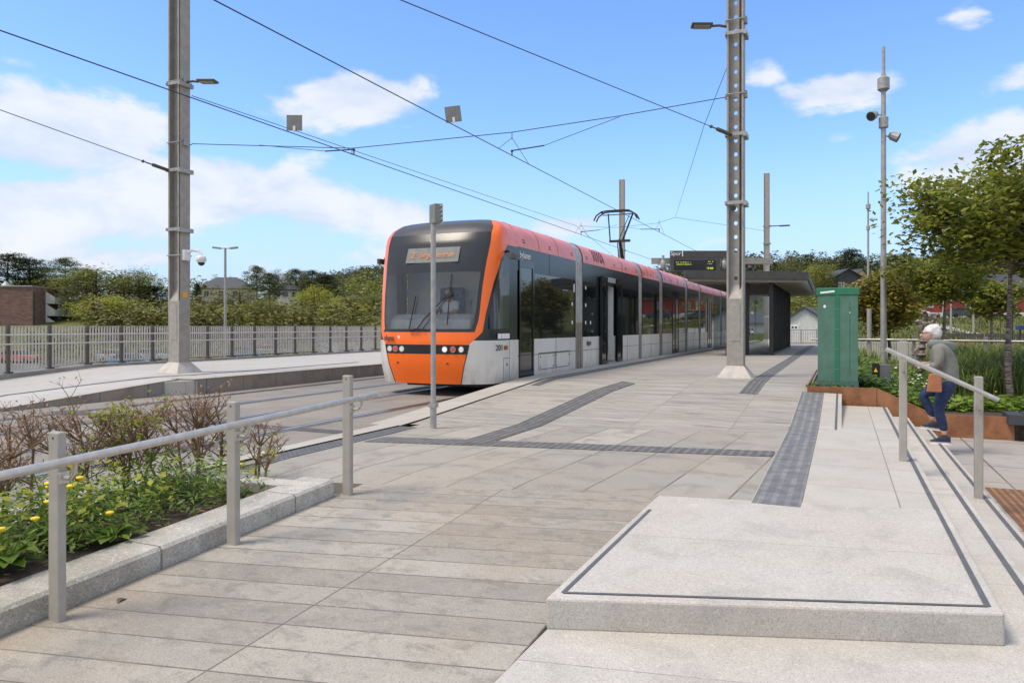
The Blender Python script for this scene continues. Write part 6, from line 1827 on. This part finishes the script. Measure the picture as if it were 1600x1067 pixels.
# far houses on the distant hill
rd=random.Random(4)
for i,(px,py) in enumerate([(536,474),(546,470),(556,476),(573,472),(583,478),(541,482),(563,492),(590,470)]):
    y=520+rd.uniform(-40,60); x=(px-800)/F*y
    house('hillside_house','tiny '+['white','grey','white','cream','white','brown','white','grey'][i]+' house on the distant hillside, '+names[i]+' of the cluster counted in rows',px,y,zpx(py,y)-1.0,rd.uniform(5,8),6,3,1.6,mat('far_wall_%d'%i,[(.6,.6,.6),(.3,.3,.3),(.65,.65,.62),(.5,.45,.35),(.6,.6,.6),(.2,.13,.1),(.6,.6,.6),(.35,.35,.36)][i],.7),M['tileroof'],rd.uniform(-.5,.5),cat='house')['t'] if False else house('hillside_house',['tiny white house, leftmost in the cluster on the distant hillside','tiny grey house, highest in the cluster on the distant hillside','tiny white house in the middle of the cluster on the distant hillside','tiny cream house right of the cluster centre on the distant hillside','tiny white house near the right end of the distant cluster','tiny brown house below the leftmost white one on the distant hillside','tiny white house lowest on the distant hillside','tiny grey house partly behind the tram on the distant hillside'][i],px,y,zpx(py,y)-1.0,rd.uniform(5,8),6,3,1.6,mat('far_wall_%d'%i,[(.6,.6,.6),(.3,.3,.3),(.65,.65,.62),(.5,.45,.35),(.6,.6,.6),(.2,.13,.1),(.6,.6,.6),(.35,.35,.36)][i],.7),M['tileroof'],rd.uniform(-.5,.5))
# retaining wall, sheds and cars through the fence
m=MB(); a=C(295,96,0); b=C(465,99,0)
dirw=(b-a).normalized(); m.obox((a+b)/2+Vector((0,0,-2.6)),dirw*(b-a).length/2,Vector((-dirw.y,dirw.x,0))*.4,(0,0,2.0)); tag(m.build('stone_wall',mat('pale_stone',(.33,.28,.26),.9,0,.4,.6,bmp=.5),loc=a),'long pale stone retaining wall seen through the fence','wall')
for i,(px,w) in enumerate([(521,3.6),(548,3.0)]):
    house('white_garage',['white garage seen through the fence, the larger one on the left','white garage seen through the fence, the smaller one on the right'][i],px,88,-3.1,w,5,2.7,.5,M['whitep'],M['tileroof'],0,ridge='x',cat='garage')
for i,(px,y,c,l) in enumerate([(185,85,(.5,.52,.55),'pale car parked below the fence, under the brick balconies'),(205,80,(.10,.2,.35),'blue car parked below the fence, left of the mast'),(238,86,(.45,.5,.55),'grey-blue car parked below the fence, beside the mast'),(385,90,(.15,.25,.4),'navy car parked below the fence near the lamp post'),(425,92,(.6,.62,.65),'white car parked below the fence, right of the lamp post'),(30,84,(.5,.1,.08),'reddish car parked below the fence at the left edge')]):
    car_(px,y,terr((px-800)/F*y,y)+.0,1.5,c,l)
m=MB(); pts=[C(60,100,0),C(700,100,0),C(700,70,0),C(-100,70,0)]; m.add([(q.x,q.y,-2.2) for q in pts],[(0,1,2,3)][::-1])
# thin double lamp post behind the fence
p=C(352,36,-3.2); t=thing('double_lamp_post',p,'slim grey double-headed lamp post behind the fence, right of the steel mast','lamp post')
zt=zpx(388,36); m=MB(); m.tube([p,(p.x,p.y,zt)],[.095,.055],12); m.build('pole',M['galvl'],t,smooth=True)
for s in (-1,1):
    c=Vector((p.x,p.y,zt)); e=c+ex*s*.30; m=MB(); m.tube([c,e],.03,6); m.obox(e+ex*s*.12+Vector((0,0,.02)),ex*.19+Vector((0,0,.02*s)),ey*.10,(0,0,.045)); m.build('lamp_head',M['galvl'],t,bev=.015)
# ================================================================== people
def skin(name, chains, mt, parent, sub=2, root=0):
    """chains: list of lists of (x,y,z,r); points closer than 1 mm are shared"""
    vs=[];rs=[];es=[]
    def vid(p):
        for i,q in enumerate(vs):
            if (Vector(q)-Vector(p[:3])).length<.001: return i
        vs.append(tuple(p[:3])); rs.append(p[3] if hasattr(p[3],'__len__') else (p[3],p[3])); return len(vs)-1
    for ch in chains:
        ids=[vid(p) for p in ch]
        for a,b in zip(ids[:-1],ids[1:]):
            if a!=b: es.append((a,b))
    me=bpy.data.meshes.new(name); me.from_pydata(vs,es,[]); o=bpy.data.objects.new(name,me); col.objects.link(o)
    sk=o.modifiers.new('skin','SKIN'); sk.use_smooth_shade=True
    for i,r in enumerate(rs):
        me.skin_vertices[0].data[i].radius=r; me.skin_vertices[0].data[i].use_root=(i==root)
    sb=o.modifiers.new('sub','SUBSURF'); sb.levels=sub; sb.render_levels=sub
    dg=bpy.context.evaluated_depsgraph_get(); m2=bpy.data.meshes.new_from_object(o.evaluated_get(dg)); 
    bpy.data.objects.remove(o); m2.materials.clear(); m2.materials.append(mt)
    o=bpy.data.objects.new(name,m2); col.objects.link(o); o.parent=parent
    return o
SKIN=mat('skin',(.55,.33,.25),.5,0,.05); JACK=mat('olive_jacket',(.19,.19,.165),.8,0,.12,14,bmp=.3); HOOD=mat('grey_hood',(.17,.19,.18),.8,0,.15,12,bmp=.3)
DENIM=mat('dark_blue_denim',(.012,.028,.08),.8,0,.3,18,bmp=.3); SHOE=mat('navy_shoe',(.015,.02,.04),.7); SOLE=mat('white_sole',(.7,.68,.66),.6); HAIR=mat('white_hair',(.66,.64,.60),.85,0,.25,30,bmp=1.0); LEATH=mat('tan_leather',(.33,.13,.055),.5,0,.12,12)
base=G(1471,692,-.30)
w=thing('person',base,'white-haired woman in olive jacket and blue jeans climbing the stairs with a tan shoulder bag','person')
# local frame: x = -forward (she walks towards -X), near side = -Y
def P_(f,s,z,r): return (-f,-s,z,r)
hipc=P_(-.05,0,.80,(.105,.13))
body=[[P_(-.05,0,.80,(.10,.125)),P_(-.05,0,.92,(.10,.12)),P_(-.02,0,1.06,(.10,.12)),P_(.02,0,1.2,(.10,.13)),P_(.06,0,1.33,(.085,.12)),P_(.08,0,1.40,.05),P_(.10,0,1.46,.045),P_(.13,0,1.53,(.075,.07)),P_(.135,0,1.58,(.08,.075))]]
for s,kn,an,toe in ((1,(.045,.47),(-.03,.115),None),(-1,(.235,.675),(.09,.29),None)):
    S=.085*s
    body.append([P_(-.05,0,.80,(.10,.125)),P_(-.04,S,.76,.085),P_(kn[0]*.5-.01,S,(kn[1]+.78)/2,.075),P_(kn[0],S,kn[1],.056),P_((kn[0]+an[0])/2,S,(kn[1]+an[1])/2+.02,.05),P_(an[0],S,an[1],.036)])
for s in (1,-1):
    S=.155*s; el=(.06,.19*s,1.09); ha=(.18,.13*s,1.10) if s>0 else (.18,-.11,1.12)
    arm_=[P_(.06,0,1.33,(.085,.12)),P_(.07,S,1.34,.055),P_(.06,.175*s,1.22,.045),P_(el[0],el[1],el[2],.038),P_((el[0]+ha[0])/2,(el[1]+ha[1])/2,el[2]+.01,.033),P_(ha[0],ha[1],ha[2],.024),P_(ha[0]+.05,ha[1],ha[2]-.005,.026)]
    body.append(arm_)
    for k in range(4):
        oy=(k-1.5)*.018; l=(.06,.07,.066,.05)[k]; b=(ha[0]+.05,ha[1],ha[2]-.005)
        body.append([P_(*b,.026),P_(b[0]+.03,b[1]+oy,b[2]-.002,.0095),P_(b[0]+.03+l*.5,b[1]+oy,b[2]-.018,.009),P_(b[0]+.03+l*.7,b[1]+oy,b[2]-.045,.008)])
    body.append([P_(ha[0]+.05,ha[1],ha[2]-.005,.026),P_(ha[0]+.055,ha[1]-.035*s,ha[2]-.01,.0105),P_(ha[0]+.085,ha[1]-.045*s,ha[2]-.02,.009)])
bd=skin('body',body,SKIN,w)
# face
hc=Vector((-.19,0,1.575))
m=MB(); m.ball((0,0,0),.0,0,3,2); 
m=MB(); m.obox(base+Vector((-.248,0,1.53)),(.02,0,.006),(0,.012,0),(.004,0,.02)); m.build('nose',SKIN,w,bev=.008)
for s in (-1,1):
    m=MB(); m.ball(tuple(base+Vector((-.232,s*.03,1.553))),.011,0,8,6); m.build('eye',M['dark'],w)
    m=MB(); m.ball(tuple(base+Vector((-.14,s*.078,1.55))),.022,0,8,6,(.7,.4,1.2)); m.build('ear',SKIN,w)
    m=MB(); m.tube([base+Vector((-.242,s*.05,1.558)),base+Vector((-.16,s*.078,1.565))],.004,5); m.build('glasses',M['dark'],w)
m=MB(); m.obox(base+Vector((-.232,0,1.492)),(.006,0,0),(0,.02,0),(0,0,.005)); m.build('mouth',mat('lips',(.4,.15,.13),.5),w,bev=.003)
m=MB()
def hairball(c,rr,tilt):
    n=20;k=12; b=len(m.v); ct,st=math.cos(tilt),math.sin(tilt)
    for i in range(k+1):
        t=math.pi*i/k
        for j in range(n):
            a_=2*math.pi*j/n; wob=1+.05*math.sin(5*a_+i*1.3)+.035*math.sin(11*a_+2.2*i)
            x=rr[0]*math.sin(t)*math.cos(a_)*wob; y=rr[1]*math.sin(t)*math.sin(a_)*wob; z=-rr[2]*math.cos(t)
            m.v.append(tuple(base+Vector((-(c[0]+x*ct+z*st), -(c[1]+y), c[2]-x*st+z*ct))))
    for i in range(k):
        for j in range(n):
            a0=b+i*n+j;a1=b+i*n+(j+1)%n; m.f.append((a1,a0,a0+n,a1+n)); m.m.append(0)
hairball((.115,0,1.592),(.115,.094,.088),.42)
hairball((.08,0,1.56),(.088,.092,.095),.5)
m.build('hair',HAIR,w,smooth=True)
m=MB(); m.ball(tuple(base+Vector((-.165,0,1.535))),.078,0,16,10,(1.0,.88,1.15)); m.build('face',SKIN,w,smooth=True)
jk=[[P_(-.06,0,.80,(.165,.175)),P_(-.055,0,.93,(.175,.178)),P_(-.05,0,1.06,(.175,.178)),P_(-.03,0,1.2,(.175,.18)),P_(.0,0,1.32,(.145,.165)),P_(.06,0,1.40,.085)]]
for s in (1,-1):
    ha=(.16,.13*s,1.10) if s>0 else (.16,-.11,1.12)
    jk.append([P_(.0,0,1.32,(.145,.165)),P_(.04,.155*s,1.32,.09),P_(.055,.185*s,1.21,.078),P_(.06,.195*s,1.10,.07),P_(.11,.165*s,1.095,.062),P_(*ha,.042)])
skin('jacket',jk,JACK,w)
skin('hood',[[P_(.17,0,1.40,(.05,.09)),P_(.10,.07,1.42,.05),P_(0,.08,1.41,.06),P_(-.09,.04,1.37,.06),P_(-.12,0,1.355,.062),P_(-.09,-.04,1.37,.06),P_(0,-.08,1.41,.06),P_(.10,-.07,1.42,.05),P_(.17,0,1.40,(.05,.09))],[P_(-.09,.04,1.37,.06),P_(-.03,0,1.40,.06),P_(-.09,-.04,1.37,.06)]],HOOD,w)
jn=[[P_(-.06,0,.82,(.145,.155)),P_(-.06,0,.93,(.135,.145)),P_(-.05,0,1.0,(.12,.13))]]
for s,kn,an in ((1,(.045,.47),(-.03,.17)),(-1,(.235,.675),(.09,.345))):
    S=.085*s
    jn.append([P_(-.06,0,.82,(.145,.155)),P_(-.04,S,.76,.115),P_(kn[0]*.5-.01,S,(kn[1]+.78)/2,.094),P_(kn[0],S,kn[1],.074),P_((kn[0]+an[0])/2,S,(kn[1]+an[1])/2+.01,.066),P_(an[0],S,an[1],.052)])
skin('jeans',jn,DENIM,w)
for s,f,z,pit in ((1,-.03,0.0,0),(-1,.065,.17,.10)):
    S=.085*s; m=MB(); pr=[]
    for k,(df,wd,hh) in enumerate([(-.07,.030,.07),(-.03,.036,.10),(.05,.038,.085),(.11,.038,.045),(.15,.034,.03),(.175,.018,.02)]):
        zz=z+.025+df*pit
        pr.append([(-(f+df),-S-wd,zz),(-(f+df),-S+wd,zz),(-(f+df),-S+wd*.7,zz+hh),(-(f+df),-S-wd*.7,zz+hh)])
    vs=[tuple(Vector(q)+base) for r in pr for q in r]; fs=[(0,1,2,3)]
    for k in range(5):
        b=k*4
        for j in range(4): fs.append((b+j,b+(j+1)%4,b+4+(j+1)%4,b+4+j))
    fs.append((20,23,22,21)); m.add(vs,fs); sh=m.build('shoe',SHOE,w,bev=.012,smooth=True)
    m=MB(); poly=[]
    for (df,wd) in ((-.08,.028),(-.04,.037),(.05,.038),(.11,.042),(.155,.036),(.182,.018)): poly.append((df,wd))
    up_=[Vector((-(f+d),-S-wd,z+d*pit))+base for d,wd in poly]+[Vector((-(f+d),-S+wd,z+d*pit))+base for d,wd in poly[::-1]]
    n=len(up_); m.add([tuple(q) for q in up_]+[tuple(q+Vector((0,0,.03))) for q in up_],[tuple(range(n)),tuple(range(n,2*n))[::-1]]+[(i,(i+1)%n,(i+1)%n+n,i+n) for i in range(n)]); m.build('sole',SOLE,sh,bev=.006)
# bag
b=thing('shoulder_bag',base+Vector((-.10,-.235,.72)),'tan leather bag hanging at the hip of the woman on the stairs','bag')
m=MB(); c=base+Vector((-.11,-.245,.865)); m.add([tuple(c+Vector(q)) for q in [(-.10,-.035,-.13),(.09,-.035,-.13),(.09,.035,-.13),(-.10,.035,-.13),(-.07,-.02,.13),(.085,-.02,.13),(.085,.02,.13),(-.07,.02,.13)]],[(3,2,1,0),(4,5,6,7),(0,1,5,4),(1,2,6,5),(2,3,7,6),(3,0,4,7)]); m.build('pouch',LEATH,b,bev=.02,seg=3)
m=MB(); m.tube([c+Vector((.06,0,.12)),base+Vector((-.045,-.255,1.12)),base+Vector((.03,-.17,1.27)),base+Vector((.02,-.05,1.42)),base+Vector((-.06,.02,1.46))],.011,6); m.build('strap',mat('brown_strap',(.12,.05,.03),.6),b)

# driver
d=thing('person',Vector((TX+.02,13.2,1.3)),'tram driver in a white shirt sitting behind the windscreen','person'); B=Vector((TX+.02,13.2,1.3)); 
dr=[[(0,.1,.1,.13),(0,.12,.35,.14),(0,.1,.52,.13),(0,.08,.62,.05),(0,.06,.68,.05),(0,.04,.76,.085),(0,.04,.82,.08)]]
skin('body',dr+[[(0,.1,.52,.13),(s*.18,.08,.52,.06),(s*.23,-.08,.33,.045),(s*.16,-.32,.3,.035),(s*.14,-.4,.3,.03)] for s in (-1,1)]+[[(0,.1,.1,.13),(s*.1,0,.05,.08),(s*.12,-.3,.05,.07)] for s in (-1,1)],SKIN,d)
skin('shirt',[[(0,.1,.1,.15),(0,.12,.35,.155),(0,.1,.5,.14)]]+[[(0,.1,.5,.14),(s*.18,.08,.52,.075),(s*.23,-.06,.35,.058)] for s in (-1,1)],M['whitep'],d)
skin('hair',[[(0,.1,.80,.085),(0,.07,.85,.08)]],M['dark'],d)
